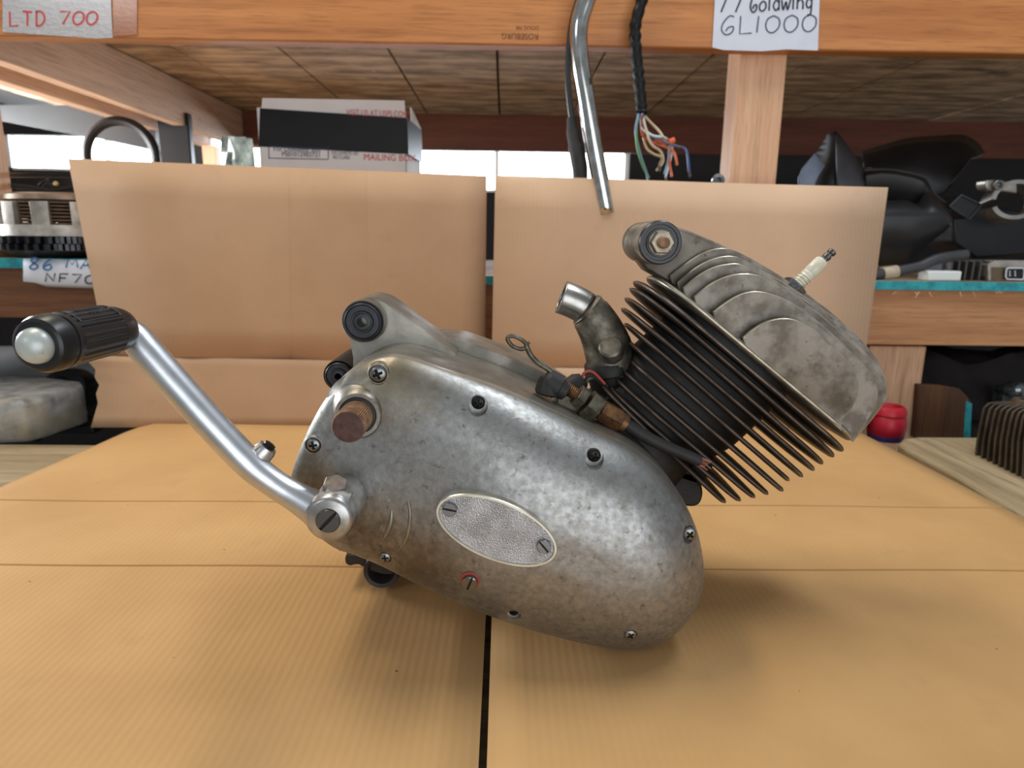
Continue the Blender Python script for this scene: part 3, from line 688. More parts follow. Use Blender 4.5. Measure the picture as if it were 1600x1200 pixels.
m = MB(); m.lathe(gA, gax, [(GLn - .004, .0106)] + [(GLn + .0002 + .0088 * math.sin(a), .0106 * math.cos(a)) for a in [k * math.pi / 2 / 10 for k in range(10)]] + [(GLn + .009, .0002)], 32); obj('end_cap', m, CAPM, lever, label='silver domed end cap with a rust spot', sharp=60)
# moulded frame lines on the grip
m = MB()
def gp(d, ang, r=.0169): return gA + gax * d + (nx * math.cos(ang) + ny * math.sin(ang)) * r
up_ang = max([2 * math.pi * k / 64 for k in range(64)], key=lambda a: ((nx * math.cos(a) + ny * math.sin(a)).dot((Vector((0.1, -.75, .55)))) ))
for a in (-.55, .55): m.tube([gp(GLn * .70, up_ang + a), gp(GLn * .2, up_ang + a)], .0004, 5)
for d in (.2, .70): m.tube([gp(GLn * d, up_ang - .55 + 1.1 * k / 8) for k in range(9)], .0004, 5)
for k in range(9): m.tube([gp(GLn * (.30 + .035 * k), up_ang + .22, .0170), gp(GLn * (.31 + .035 * k), up_ang + .05, .0170)], .00035, 4)
for k in range(4): m.tube([gp(GLn * (.38 + .035 * k), up_ang - .10, .0170), gp(GLn * (.38 + .035 * k), up_ang - .26, .0170)], .00035, 4)
obj('grip_moulding', m, PLG, lever, sharp=60)
#@@CYL
# ------------------------------------------------------------------ cylinder
FL = [(999, 442), (993, 453), (985, 469), (979, 486), (984, 511), (984, 536), (985, 563), (973, 577), (961, 589), (952, 603), (940, 600)]
FR = [(1318, 707), (1304, 716), (1287, 727), (1274, 737), (1256, 747), (1235, 753), (1218, 762), (1195, 767), (1175, 772), (1153, 777), (1130, 780)]
YF = .565; YM = .628
cyl = None
A0 = (P(*FL[0], YF + .02) + P(*FR[0], YF + .02)) / 2; A1 = (P(*FL[10], YF + .02) + P(*FR[10], YF + .02)) / 2
axis = Vector((A0.x - A1.x, 0, A0.z - A1.z)).normalized(); H1 = (Vector((A0.x, 0, A0.z)) - Vector((A1.x, 0, A1.z))).length
fd = Vector((axis.z, 0, -axis.x))                               # along the fins, to the lower right
base = Vector((A1.x, YM, A1.z))
m = MB(); bo_ = base - axis * .03 - fd * .006
def bring(d, w, dp): return [bo_ + axis * d + fd * (w * math.copysign(abs(math.cos(a)) ** .8, math.cos(a))) + Vector((0, dp * math.copysign(abs(math.sin(a)) ** .8, math.sin(a)), 0)) for a in [2 * math.pi * k / 48 for k in range(48)]]
m.rings([bring(0, .060, .048), bring(.03, .058, .042), bring(.03 + H1 * .45, .068, .042), bring(.03 + H1 * .62, .068, .042), bring(H1 + .045, .066, .042)])
# transfer port bulges
cyl = obj('cylinder_barrel', m, SOOT, ENG, sharp=40)
def plan_plate(L3, R3, ya, yb, th, rc, n=7, tip=.0):
    u = (R3 - L3); u.y = 0; ln = u.length; u.normalize(); nrm = Vector((-u.z, 0, u.x))
    o = Vector((L3.x, 0, L3.z)); pts = []
    for (cx, cy, a0) in ((ln - rc, yb - rc, 0), (rc, yb - rc, 90), (rc, ya + rc, 180), (ln - rc, ya + rc, 270)):
        for k in range(n + 1):
            a = math.radians(a0 + 90 * k / n); pts.append((cx + rc * math.cos(a), cy + rc * math.sin(a)))
    # plate edges slightly thinner than the middle: three rings
    c = (ln / 2, (ya + yb) / 2)
    def ring(h, ins): return [o + u * (x + (c[0] - x) / ln * 2 * ins) + Vector((0, y + (c[1] - y) / (yb - ya) * 2 * ins, 0)) + nrm * h for x, y in pts]
    m = MB(); r5 = [ring(-th / 2, .0022), ring(-th * .2, .0004), ring(0, 0), ring(th * .2, .0004), ring(th / 2, .0022)]; m.rings(r5[:2], 0, True, False); m.rings(r5[1:4], 1, False, False); m.rings(r5[3:], 0, False, True); return m
for k in range(11):
    L3, R3 = P(*FL[k], YF + .052), P(*FR[k], YF + .036)
    obj('cooling_fin', plan_plate(L3, R3, YF, YF + .128, .0042 if k else .0046, .052 if k < 6 else .036), [FIN, FINE_], cyl, sharp=50, merge=True)
# casting grime web between lower fins, as raised ribs on the barrel
# ------------------------------------------------------------------ cylinder head
YH = .572; PITCHH = .0105
hl, hr = P(*c4(430, 375), YH + .03), P(*c4(1335, 1140), YH + .03)
m = plan_plate(P(*c4(395, 358), .60), P(*c4(1333, 1138), .60), YH - .001, YH + .116, .0055, .045, 10)
head = obj('cylinder_head', m, [HEAD, HEADW], ENG, sharp=50, merge=True)
tops = [
 [(805, 640), (850, 600), (920, 560), (1000, 545), (1070, 558), (1150, 600), (1240, 680), (1310, 752), (1350, 820), (1362, 880), (1350, 940), (1320, 990), (1280, 1040), (1280, 1085)],
 [(660, 515), (720, 470), (790, 430), (860, 415), (930, 425), (1010, 455), (1100, 510), (1200, 590), (1320, 700), (1420, 810), (1452, 880), (1450, 940), (1420, 1010), (1345, 1130)],
 [(568, 442), (640, 385), (720, 345), (800, 330), (870, 337), (950, 372), (1060, 440), (1180, 530), (1300, 640), (1400, 740), (1470, 840), (1490, 890), (1480, 960), (1345, 1130)],
 [(515, 398), (580, 345), (660, 300), (740, 283), (800, 287), (900, 335), (1040, 415), (1180, 512), (1300, 615), (1400, 715), (1475, 815), (1496, 880), (1480, 960), (1345, 1130)],
 [(488, 374), (560, 312), (640, 266), (720, 246), (790, 255), (900, 315), (1040, 398), (1180, 495), (1300, 595), (1400, 695), (1470, 790), (1496, 870), (1480, 960), (1345, 1130)],
 [(452, 340), (530, 280), (610, 230), (690, 208), (760, 218), (860, 268), (1000, 352), (1180, 478), (1300, 580), (1400, 680), (1465, 770), (1490, 850), (1480, 950), (1345, 1130)]]
def gl(x): return 365 + (x - 450) * (1140 - 365) / (1335 - 450) - 6    # gasket line in the head's trace
bot = [(1345, 1128), (1100, gl(1100)), (900, gl(900)), (700, gl(700))]
for k, tp in enumerate(tops):
    Y = YH + k * PITCHH; cv = sm2([c4(*p) for p in tp], 4)
    lo = [c4(x, gl(x) + 8) for x in np.linspace(tp[-1][0] - 10, tp[0][0] + 5, 8)] if k else [c4(x, gl(x) + 8) for x in np.linspace(1275, 815, 8)]
    q = px(cv + lo, Y)
    th = .0034 if k else .004
    mbf = MB(); n = len(q); ctrp = sum(q, Vector()) / n
    def ins(d): return [p + (ctrp - p).normalized() * d for p in q]
    r0_ = ins(.0010); r1_ = [p + Vector((0, .0008, 0)) for p in q]; mbf.rings([[p.copy() for p in r0_], r1_], 1, False, False); mbf.rings([[p.copy() for p in r0_]], 0, True, False); mbf.rings([r1_, [p + Vector((0, th, 0)) for p in q]], 0, False, True)
    obj('head_fin', mbf, [HEAD, HEADW], head, sharp=40, merge=True)
    # mirrored fin on the far side of the head
    if k < 5:
        off = 2 * (YH + 5 * PITCHH) - Y
        mb2 = MB(); mb2.prism([Vector((p.x, off, p.z)) for p in q], (0, th, 0)); obj('head_fin', mb2, HEAD, head, sharp=40)
# domed core filling between the fins
core = MB(); cp = [(700, 560), (720, 480), (800, 440), (900, 450), (1000, 510), (1150, 620), (1280, 760), (1330, 860), (1330, 960), (1300, 1080)]
q = px(sm2([c4(*p) for p in cp], 3) + [c4(x, gl(x)) for x in (1280, 1000, 720)], YH + .03)
core.prism([(p.x, YH + .03, p.z) for p in q], (0, .06, 0)); obj('head_core', core, HEAD, head)
# mount arm with bush and through bolt
bcx, bcy = c4(403, 182); YA = .588; c = P(bcx, bcy, YA); R = 34 * YA / F
m = MB(); prof = [(0, R * .98), (.004, R)]
for k in range(9): prof += [(.008 + k * .0065, R), (.009 + k * .0065, R * .965), (.0115 + k * .0065, R * .965), (.0125 + k * .0065, R)]
prof += [(.078, R)]
m.lathe(c, (0, 1, 0), prof, 48); mo = obj('head_mount', m, HEAD, head, sharp=25)
arm_px = [(300, 110), (330, 85), (400, 72), (470, 95), (560, 125), (700, 185), (800, 235), (900, 300), (1010, 362), (1100, 420), (1150, 480), (1100, 560), (900, 500), (700, 470), (560, 430), (440, 372), (345, 318), (300, 260)]
q = px([c4(*p) for p in arm_px], .622)
m = MB(); m.prism([(p.x, .630, p.z) for p in q], (0, .024, 0)); obj('mount_arm', m, HEAD, head, bevel=.003)
m = MB(); m.lathe(c, (0, -1, 0), [(-.003, R * .97), (.0015, R * .97), (.003, R * .92), (.003, R * .80), (.0018, R * .78), (.0018, R * .66), (.0032, R * .64), (.0032, R * .1)], 48); bsh = obj('rubber_bush', m, RUB, head, sharp=25)
m = MB(); m.lathe(c, (0, -1, 0), [(.003, R * .56), (.0046, R * .56), (.0048, R * .52), (.0048, .001)], 36, 0); m.hexnut(c + Vector((0, -.0046, 0)), (0, -1, 0), R * .54, .0075, 6, 0)
m.lathe(c + Vector((0, -.0118, 0)), (0, -1, 0), [(0, R * .26), (.0045, R * .26), (.0055, R * .2), (.0055, .001)], 20, 1); obj('through_bolt', m, [mat('plated_nut', rgb(150, 140, 122), rgb(110, 100, 86), 120., .85, .36), RUST], head, sharp=25)
# spark plug
s0, s1 = P(1243, 447, .632), P(1301, 393, .632); sa = (s1 - s0).normalized(); sl = (s1 - s0).length
sk = R * .01
def sp(f, rpx): return (f * sl, rpx * .632 / F)
plug = MB(); plug.hexnut(s0 - sa * .02, sa, .0125, .022); plug = obj('spark_plug', plug, STEEL, ENG)
m = MB(); pr = [sp(-.05, 11.5), sp(.0, 11.5)]
for k in range(5): pr += [sp(.06 + k * .07, 11.5 if k < 3 else 10.5), sp(.075 + k * .07, 9.8), sp(.095 + k * .07, 9.8), sp(.11 + k * .07, 11.5 if k < 3 else 10.5)]
pr += [sp(.50, 11), sp(.70, 11), sp(.74, 9), sp(.76, 5)]
m.lathe(s0, sa, pr, 28); obj('insulator', m, CERAM, plug, sharp=40)
m = MB(); m.lathe(s0, sa, [sp(.74, 5), sp(.80, 5), sp(.81, 6.5), sp(.88, 6.5), sp(.89, 4.5), sp(.93, 4.5), sp(.94, 6.6), sp(1.0, 6.6), sp(1.02, 5)], 20); obj('terminal', m, STEELM, plug, sharp=30)
# ------------------------------------------------------------------ intake pipe
YI = .632
ip = smooth_curve([P(877, 464, YI), P(897, 472, YI), P(917, 484, YI), P(934, 508, YI), P(946, 533, YI), P(953, 557, YI), P(957, 584, YI)], 6)
RI = 27 * YI / F
n_ = len(ip); m = MB(); rads = [RI * .97 if i < 12 else RI * (1.14 + .28 * min(1, (i - 12) / 14)) for i in range(n_)]
rads[11] = RI * .98; rads[12] = RI * 1.13; rads[13] = RI * 1.09
m.tube(ip[11:], rads[11:], 32, 0, cap=False)
pipe = obj('intake_pipe', m, PIPE, ENG, sharp=30)
m = MB(); m.tube(ip[:12], rads[:12], 32, 0, cap=False); pe = obj('pipe_end', m, PIPEC, pipe, sharp=30); sd = pe.modifiers.new('wall', 'SOLIDIFY'); sd.thickness = .003; sd.offset = -1; sd = pipe.modifiers.new('wall', 'SOLIDIFY'); sd.thickness = .003; sd.offset = -1
m = MB(); m.tube(ip[3:5], [RI * .85, RI * .85], 24); obj('pipe_throat', m, RECESS, pipe)
fa = (ip[-1] - ip[-4]).normalized()
m = MB(); fc = ip[-1] - fa * .012; fc2 = P(952, 575, YI)
m.lathe(P(951, 566, YI) , fa, [(-.004, RI * 1.25), (.0, RI * 1.45), (.010, RI * 1.5), (.012, RI * 1.35), (.03, RI * 1.2)], 32); obj('intake_flange', m, SOOT, pipe)
bb = P(952, 549, YI - .028); bn = Vector((-.35, -1, .35)).normalized()
m = MB(); m.lathe(bb + bn * -.012, Vector((-.2, -.75, .65)), [(0, .0115), (.012, .0112), (.014, .0095), (.0145, .001)], 24); obj('flange_nut_boss', m, PIPE, pipe)
# ------------------------------------------------------------------ clutch cable and adjuster
YC = .560
cab = MB()
pth = [P(*p, YC) for p in sm2([(822, 540), (830, 556), (842, 568), (858, 578), (868, 590)], 4)]
cab.tube(pth, [.0024] * len(pth), 10)
lp = [P(*p, YC) for p in sm2([(822, 544), (812, 545), (800, 540), (793, 530), (797, 525), (808, 527), (820, 535), (824, 544), (828, 552)], 5)]
cab.tube(lp, .0018, 8); cab.lathe(P(817, 545, YC), P(824, 538, YC) - P(817, 545, YC), [(-.002, .0012), (.008, .0012)], 8)
clutch = obj('clutch_cable', cab, HEXM, ENG, sharp=60)
def tubeat(name, pts, rpx, mm, seg=20, lab=None, sharp=35):
    mm_ = MB(); r = [q * YC / F for q in rpx]; mm_.tube([P(*p, YC) for p in pts], r, seg); return obj(name, mm_, mm, clutch, lab, sharp=sharp)
tubeat('rubber_sleeve', [(850, 590), (854, 593), (855, 594), (872, 605), (874, 606), (884, 612), (886, 613)], [13, 18, 19, 21, 17, 15, 10], RUBD, 24, sharp=25)
m = MB(); q0, q1 = P(846, 590, YC), P(863, 606, YC); m.lathe(P(860, 590, YC), P(853, 622, YC) - P(860, 590, YC), [(0, .0086), (.004, .0105), (.013, .0112), (.015, .0098)], 10); obj('rubber_sleeve', m, RUBD, clutch, sharp=25)
th_p = [(880 + k * 2.6, 600 + k * 2.0) for k in range(10)]
m = MB(); t0, t1 = P(880, 602, YC), P(912, 625, YC); prt = []
L_ = (t1 - t0).length
for k in range(12): prt += [(L_ * k / 12, .0048), (L_ * (k + .5) / 12, .0056)]
m.lathe(t0, t1 - t0, prt, 20); obj('threaded_adjuster', m, BRASS, clutch, sharp=60)
m = MB(); a_, b_ = P(901, 616, YC), P(938, 646, YC); d_ = (b_ - a_).normalized(); m.hexnut(a_, d_, .0105, .0085); m.hexnut(a_ + d_ * .011, d_, .0135, .0125); obj('lock_nut', m, HEXM, clutch, sharp=25)
m = MB(); a_, b_ = P(938, 640, YC), P(978, 663, YC); d_ = (b_ - a_).normalized(); ln = (b_ - a_).length; m.hexnut(a_, d_, .0102, ln * .8); m.lathe(a_ + d_ * (ln * .78), d_, [(0, .0085), (ln * .2, .008)], 20); obj('cable_ferrule', m, BRASS, clutch, sharp=25)
tubeat('cable_outer', sm2([(974, 660), (1000, 677), (1030, 693), (1060, 706), (1094, 720)], 4), [11 - .1 * i for i in range(17)], RUBD, 16)
m = MB()
for k in range(14):
    a_ = P(1092, 719, YC) + Vector((random.uniform(-.004, .004), random.uniform(-.004, .004), random.uniform(-.004, .004))); m.tube([a_, a_ + (P(1106, 727, YC) - P(1092, 719, YC)) * random.uniform(.6, 1.15) + Vector((0, 0, random.uniform(-.002, .002)))], .0006, 5)
obj('frayed_strand', m, mat('copper_strand', rgb(176, 126, 104), None, metal=.6, rough=.4), clutch, kind='stuff')
# case bracket carrying the adjuster
m = MB(); m.prism([P(875, 612, YC + .004), P(915, 632, YC + .004), P(960, 668, YC + .004), P(950, 682, YC + .004), P(868, 634, YC + .004)], (0, .018, 0)); obj('adjuster_bracket', m, HEXM, ENG, bevel=.001)
# wires behind the intake flange
m = MB(); m.lathe(P(893, 607, .60), P(915, 590, .60) - P(893, 607, .60), [(0, .0105), (.008, .0105), (.014, .0065)], 16); wb = obj('wire_boot', m, RUBD, ENG)
for k, (c_, pts) in enumerate(((REDG, [(908, 598), (912, 584), (922, 580), (932, 586), (945, 600)]), (RUBD, [(912, 598), (918, 588), (926, 588), (936, 594), (950, 604)]), (HEXM, [(915, 600), (922, 592), (930, 592), (940, 600)]))):
    m = MB(); m.tube([P(*p, .605 + .003 * k) for p in sm2(pts, 4)], .0015, 8); obj('wire', m, c_, wb, sharp=60)
# front mounting foot at right behind cover, and base casting under the barrel
m = MB(); q = px(sm2([(1040, 740), (1085, 740), (1098, 765), (1095, 785), (1082, 792), (1060, 788), (1040, 780)], 4, True), .60); m.prism(q, (0, .05, 0)); obj('front_mount', m, SOOT, ENG, bevel=.002)
m = MB(); q = px([(925, 640), (975, 600), (1120, 720), (1090, 770), (1040, 770), (980, 700)], .60); m.prism(q, (0, .07, 0)); obj('barrel_base', m, SOOT, ENG, bevel=.002)
# rear foot on the ground
gy = G(620, 893, 0).y
m = MB(); pts = sm2([(548, 868), (600, 870), (640, 885), (630, 896), (600, 898), (575, 890), (560, 882), (548, 884), (540, 880), (540, 868)], 2, True); q = px(pts, gy - .03); m.prism([(p.x, p.y, max(p.z, .001)) for p in q], (0, .05, 0)); obj('rear_foot', m, FIN, ENG, bevel=.002)
c_ = P(600, 872, gy - .034); m = MB(); rr0 = .0185; c_ = Vector((P(597, 872, gy - .03).x, gy - .034, rr0 + .0008)); m.lathe(c_, (0, 1, 0), [(.02, rr0 * .62), (0, rr0 * .66), (-.003, rr0 * .72), (-.004, rr0 * .92), (.002, rr0), (.05, rr0)], 36, cap=False); m.lathe(c_, (0, 1, 0), [(.019, rr0 * .7), (.02, rr0 * .7)], 24); obj('drain_ring', m, FIN, ENG)
# ------------------------------------------------------------------ hanging handlebar and harness
#@@HANG
YT = 1.262
t_ = smooth_curve([P(936, -60, YT), P(918, -5, YT), P(905, 40, YT), P(906, 90, YT), P(917, 160, YT), P(930, 240, YT), P(948, 334, YT)], 6)
bar = thing('handlebar', t_[-1], 'chrome handlebar tube hanging down over the right backboard', 'handlebar')
m = MB(); m.tube(t_, 13 * YT / F, 28, cap=False); bo = obj('tube', m, CHROME, bar, sharp=60); sd = bo.modifiers.new('wall', 'SOLIDIFY'); sd.thickness = .002; sd.offset = -1
m = MB(); h = P(919, 127, YT - .0145); m.lathe(h + Vector((0.001, .004, 0)), (.25, -1, .1), [(0, .006), (.003, .006)], 20); obj('drilled_hole', m, RECESS, bar)
m = MB(); m.tube([P(*p, YT + .012) for p in sm2([(925, -60), (905, -5), (893, 40), (888, 90), (888, 140), (894, 190)], 6)], 4.5 * YT / F, 12); cb = obj('control_cable', m, RUB, bar, sharp=60)
m = MB(); m.tube([P(*p, YT + .012) for p in [(893, 184), (894, 200), (895, 204), (899, 225), (900, 228), (906, 262), (907, 282)]], [q * YT / F for q in (7, 8, 10, 10, 12, 12, 11)], 18); obj('rubber_boot', m, RUBD, cb)
YH2 = 1.285
har = thing('wiring_harness', P(1040, 270, YH2), 'taped black wiring harness with frayed coloured wires hanging from the beam', 'wiring')
hp = [P(*p, YH2) for p in sm2([(1012, -40), (1003, 0), (993, 40), (994, 80), (998, 120), (1002, 160), (1003, 180)], 8)]
m = MB(); m.tube(hp, [(8.2 + .9 * math.sin(i * 1.7) + .5 * math.sin(i * 4.1)) * YH2 / F for i in range(len(hp))], 16); obj('taped_sleeve', m, TAPEK, har, sharp=60)
wires = [((220, 90, 50), [(1002, 176), (1006, 195), (1020, 215), (1040, 224), (1052, 222)]), ((190, 205, 215), [(1000, 176), (1004, 200), (1020, 212), (1040, 216), (1050, 232), (1044, 262), (1040, 276)]),
         ((60, 80, 130), [(1004, 178), (1008, 205), (1030, 222), (1055, 228), (1072, 235), (1077, 268)]), ((200, 176, 140), [(1004, 178), (1015, 190), (1030, 205), (1036, 215)]),
         ((96, 150, 100), [(999, 178), (994, 200), (996, 230), (1004, 258), (1014, 278)]), ((210, 110, 70), [(1003, 178), (1004, 210), (1020, 222), (1046, 232), (1054, 240), (1058, 258)]),
         ((170, 150, 110), [(1002, 180), (1008, 225), (1020, 240), (1034, 246), (1030, 258)]), ((120, 150, 170), [(998, 178), (993, 205), (1000, 240), (1010, 270), (1012, 282)]),
         ((205, 96, 60), [(1040, 218), (1050, 224), (1046, 250), (1050, 276)]), ((90, 96, 110), [(1005, 180), (1012, 206), (1040, 222), (1062, 230)]), ((216, 200, 170), [(1003, 178), (1016, 222), (1032, 236), (1036, 252), (1026, 266)]),
         ((150, 170, 180), [(1046, 228), (1044, 250), (1038, 272)])]
for i, (c_, pts) in enumerate(wires):
    m = MB(); m.tube([P(x, y, YH2 + .012 * math.sin(i * 2.3 + k * .25)) for k, (x, y) in enumerate(sm2(pts, 5))], 2.0 * YH2 / F, 7); obj('wire', m, mat('wire_insulation_%d' % i, rgb(*c_), None, rough=.4), har, sharp=60)
for i, (x, y) in enumerate(((1077, 272), (1030, 262), (1040, 278))): m = MB(); m.tube([P(x, y - 4, YH2), P(x + 1, y + 3, YH2), P(x + 1, y + 6, YH2)], [.0022, .003, .001], 8); obj('crimp_terminal', m, STEEL, har)
m = MB(); m.tube([P(1046, 222, YH2 - .01), P(1054, 218, YH2 - .01)], .005, 8); obj('wire_nut', m, mat('orange_tape', rgb(222, 104, 62), None), har)
#@@BOX
# ------------------------------------------------------------------ mailing box
Bp = P(407, 262, 1.55); Rp = P(650, 272, 1.585); bu = Vector((Rp.x - Bp.x, Rp.y - Bp.y, 0)); bw = bu.length; bu.normalize(); bn_ = Vector((bu.y, -bu.x, 0)); bk = -bn_
def B(x, y, d=0.): return PL(x, y, Bp + bn_ * d, bn_)
box = thing('mailing_box', Vector((Bp.x, Bp.y, ZL)), 'white mailing box wrapped with black tape on the left shelf', 'box')
zt_ = B(408, 168).z; xw = (B(634, 182) - Bp).dot(bu)
o0 = Vector((Bp.x, Bp.y, ZL)); d_ = .17
m = MB(); t4 = .003
# open carton: four walls and a bottom
def wall4(a, b, h0, h1, inw): m.prism([a + Vector((0, 0, h0)), b + Vector((0, 0, h0)), b + Vector((0, 0, h1)), a + Vector((0, 0, h1))], inw)
hh = zt_ - ZL
c0, c1, c2_, c3 = o0, o0 + bu * xw, o0 + bu * xw + bk * d_, o0 + bk * d_
hr_ = B(634, 183).z - ZL; c2_ = c2_ + bu * .028
m.prism([c0, c1, c1 + Vector((0, 0, hr_)), c0 + Vector((0, 0, hh))], bk * t4); wall4(c3, c2_, 0, hr_, -bk * t4); wall4(c0, c3, 0, hh, bu * t4); wall4(c1, c2_, 0, hr_, -bu * t4)
m.prism([c0, c1, c2_, c3], (0, 0, t4)); obj('carton', m, BOXW, box)
m = MB(); hb = (B(410, 154).z - zt_) * 1.0 + .012
yb_ = bk * .02; qa = [PL(x, y, o0 + bk * .012, bn_) for x, y in ((410, 153), (632, 157), (634, 186), (408, 172))]; m.prism(qa, bk * t4); obj('top_flap', m, BOXW, box)
m = MB(); sx_ = c1 + bk * .03; 
e = [c1 + bk * .05 + bu * .009 + Vector((0, 0, hr_ - .004)), c1 + bk * .05 + bu * .008 + Vector((0, 0, hr_ + .03)), c2_ + Vector((0, 0, hr_ + .002)), c2_ + Vector((0, 0, hr_ - .012))]; m.prism(e, bu * .003); obj('side_flap', m, BOXW, box)
m = MB(); ta, tb, tcx, td = B(406, 169, .0012), B(635, 184, .0012), B(637, 241, .0012), B(404, 229, .0012); m.prism([ta, tb, tcx, td], bk * .0008); 
m.prism([tb + bu * .001, tb + bu * .030 + bk * d_, tcx + bu * .030 + bk * d_, tcx + bu * .001], bu * .0008); obj('tape_band', m, TAPEK, box)
m = MB()
def bt(text, x, y, hpx, s=1.0):
    o_ = B(x, y, .0016); printed(m, text, o_, bu * s, Vector((0, 0, 1)), hpx * 1.6 / F)
bt('VISIT US AT USPS.COM', 541, 180, 12, .72); bt('MAILING BOX', 568, 250, 13, .92); obj('lettering', m, INKR, box, label='red lettering')
m = MB(); bt('PS01012983721', 440, 244, 9, .95); bt('FOR DOMESTIC USE', 518, 241, 7, .6); bt('RECYCLABLE', 520, 248, 7, .6); bt('For Domestic and', 427, 236, 9, 1.0)
for (x0_, y0_, x1_, y1_) in ((420, 228, 513, 233), (420, 247, 513, 249)): ribbon(m, [(x0_, y0_), (x1_, y1_)], 1.2, lambda x, y: B(x, y, .0014))
for x_ in (420, 513): ribbon(m, [(x_, 229), (x_, 248)], 1.2, lambda x, y: B(x, y, .0014))
obj('lettering', m, INKB, box, label='dark blue lettering and frame')
# ------------------------------------------------------------------ left bay contents
#@@LEFT
def zs(mb, z): return mb
# clutch basket on the left shelf
YQ = 1.40; gc = P(112, 390, YQ); gcx = P(108, 385, YQ).x; gz = ZL + .022
basket = thing('clutch_basket', (gcx, YQ + .02, ZL), 'grey motorcycle clutch basket with toothed gear on the left shelf', 'clutch')
C0 = Vector((gcx, YQ + .02, ZL)); Rg = 104 * YQ / F
def pz(y): return P(100, y, YQ - .08).z - ZL
m = MB(); nt = 64; ring0 = []; 
def gear(r0_, r1_, n): 
    o_ = []
    for k in range(n):
        for f, r in ((0, r0_), (.18, r1_), (.5, r1_), (.68, r0_)):
            a = 2 * math.pi * (k + f) / n; o_.append((r * math.cos(a), r * math.sin(a)))
    return o_
gpt = gear(Rg * .955, Rg * 1.02, 46)
za_, zb_ = max(.012, pz(391)), pz(370)
for (z0, z1, ph) in ((za_, (za_ + zb_) / 2 - .001, 0.), ((za_ + zb_) / 2, zb_, .03)):
    ca, sa_ = math.cos(ph), math.sin(ph); m.prism([C0 + Vector((x * ca - y * sa_, x * sa_ + y * ca, z0)) for x, y in gpt], (0, 0, z1 - z0))
obj('ring_gear', m, GEARM, basket, sharp=25)
m = MB(); m.lathe(C0, (0, 0, 1), [(0, Rg * .7), (za_ * .95, Rg * .98), (za_, Rg * .98)], 48); obj('gear_boss', m, PLK, basket)
m = MB(); zc0, zc1, zc2 = zb_, pz(352), pz(313); m.lathe(C0, (0, 0, 1), [(zc0, Rg * .88), (zc0 + .001, Rg * .93), (zc1, Rg * .91), (zc1 + .001, Rg * .80)], 64); obj('basket_base', m, GREYM, basket)
for k in range(12):
    a0 = 2 * math.pi * (k + .28) / 12; w_ = .125
    pts = [C0 + Vector((r * math.cos(a0 + s), r * math.sin(a0 + s), zc1 - .003)) for r, s in [(Rg * .91, -w_), (Rg * .91, -w_ / 3), (Rg * .91, w_ / 3), (Rg * .91, w_), (Rg * .80, w_), (Rg * .80, 0), (Rg * .80, -w_)]]
    m = MB(); m.prism(pts, (0, 0, zc2 - zc1)); obj('basket_finger', m, GREYM, basket, bevel=.001)
m = MB(); npl = 7; hz = (zc2 - zc1) / npl
for k in range(npl): m.lathe(C0, (0, 0, 1), [(zc1 + hz * k + .001, Rg * .7), (zc1 + hz * k + .001, Rg * .84), (zc1 + hz * (k + .62), Rg * .84), (zc1 + hz * (k + .62), Rg * .7)], 48)
obj('friction_plate', m, FRIC, basket, kind='stuff')
m = MB(); zd = pz(300); m.lathe(C0, (0, 0, 1), [(zc2 - .002, Rg * .76), (zc2 + .002, Rg * .80), (zd - .004, Rg * .79), (zd, Rg * .70), (zd + .001, Rg * .3)], 48); obj('pressure_plate', m, mat('tan_pressure_plate', rgb(150, 130, 110), rgb(120, 104, 88), 40., .6, .45), basket)
# black rods and brackets above
m = MB(); Yr = 1.46
m.tube([P(-40, 274, Yr), P(60, 273, Yr), P(150, 274, Yr + .05)], .0055, 10); m.tube([P(-40, 286, Yr - .03), P(40, 292, Yr - .02), P(78, 298, Yr), P(140, 290, Yr)], .006, 10); m.tube([P(62, 290, Yr), P(72, 282, Yr), P(86, 296, Yr)], .005, 8)
m.tube([P(-30, 268, Yr + .1), P(-30, 420, Yr + .1)], .006, 8)
ro = obj('rod_linkage', m, PLK, None, 'thin black rod linkage lying over the clutch basket', 'rod')
m = MB(); q = P(89, 288, Yr - .01); m.lathe(q, (0, -1, .3), [(0, .005), (.006, .005)], 6); obj('brass_nut', m, mat('yellow_zinc', rgb(206, 190, 120), None, metal=.7, rough=.3), ro)
# round black ring
m = MB(); cR = P(190, 246, 2.0); rr_ = 51 * 2.0 / F
m.tube([cR + Vector((rr_ * math.cos(a), 0, rr_ * math.sin(a))) for a in [2 * math.pi * k / 48 for k in range(48)]] + [cR + Vector((rr_, 0, 0))], .013, 10)
m.tube([cR + Vector((0, 0, -rr_)), Vector((cR.x, cR.y, ZL))], .008, 8); obj('headlight_ring', m, PLK, None, 'round black headlight ring standing before the left window', 'ring')
# dark crate behind left, with sloping grey strip
m = MB(); a_, b_ = P(243, 175, 2.2), P(300, 262, 2.2); m.box((a_.x, 2.2, ZL), (b_.x, 2.23, a_.z)); obj('dark_box', m, PLK, None, 'tall black box beside the left window', 'box', bevel=.004)
m = MB(); q = [P(*p, 2.3) for p in ((-60, 164), (130, 164), (243, 205), (243, 236), (150, 216), (-60, 178))]; m.prism(q, (0, .02, 0)); obj('grey_strip', m, PLK, None, 'dark sloping panel above the left window', 'panel')
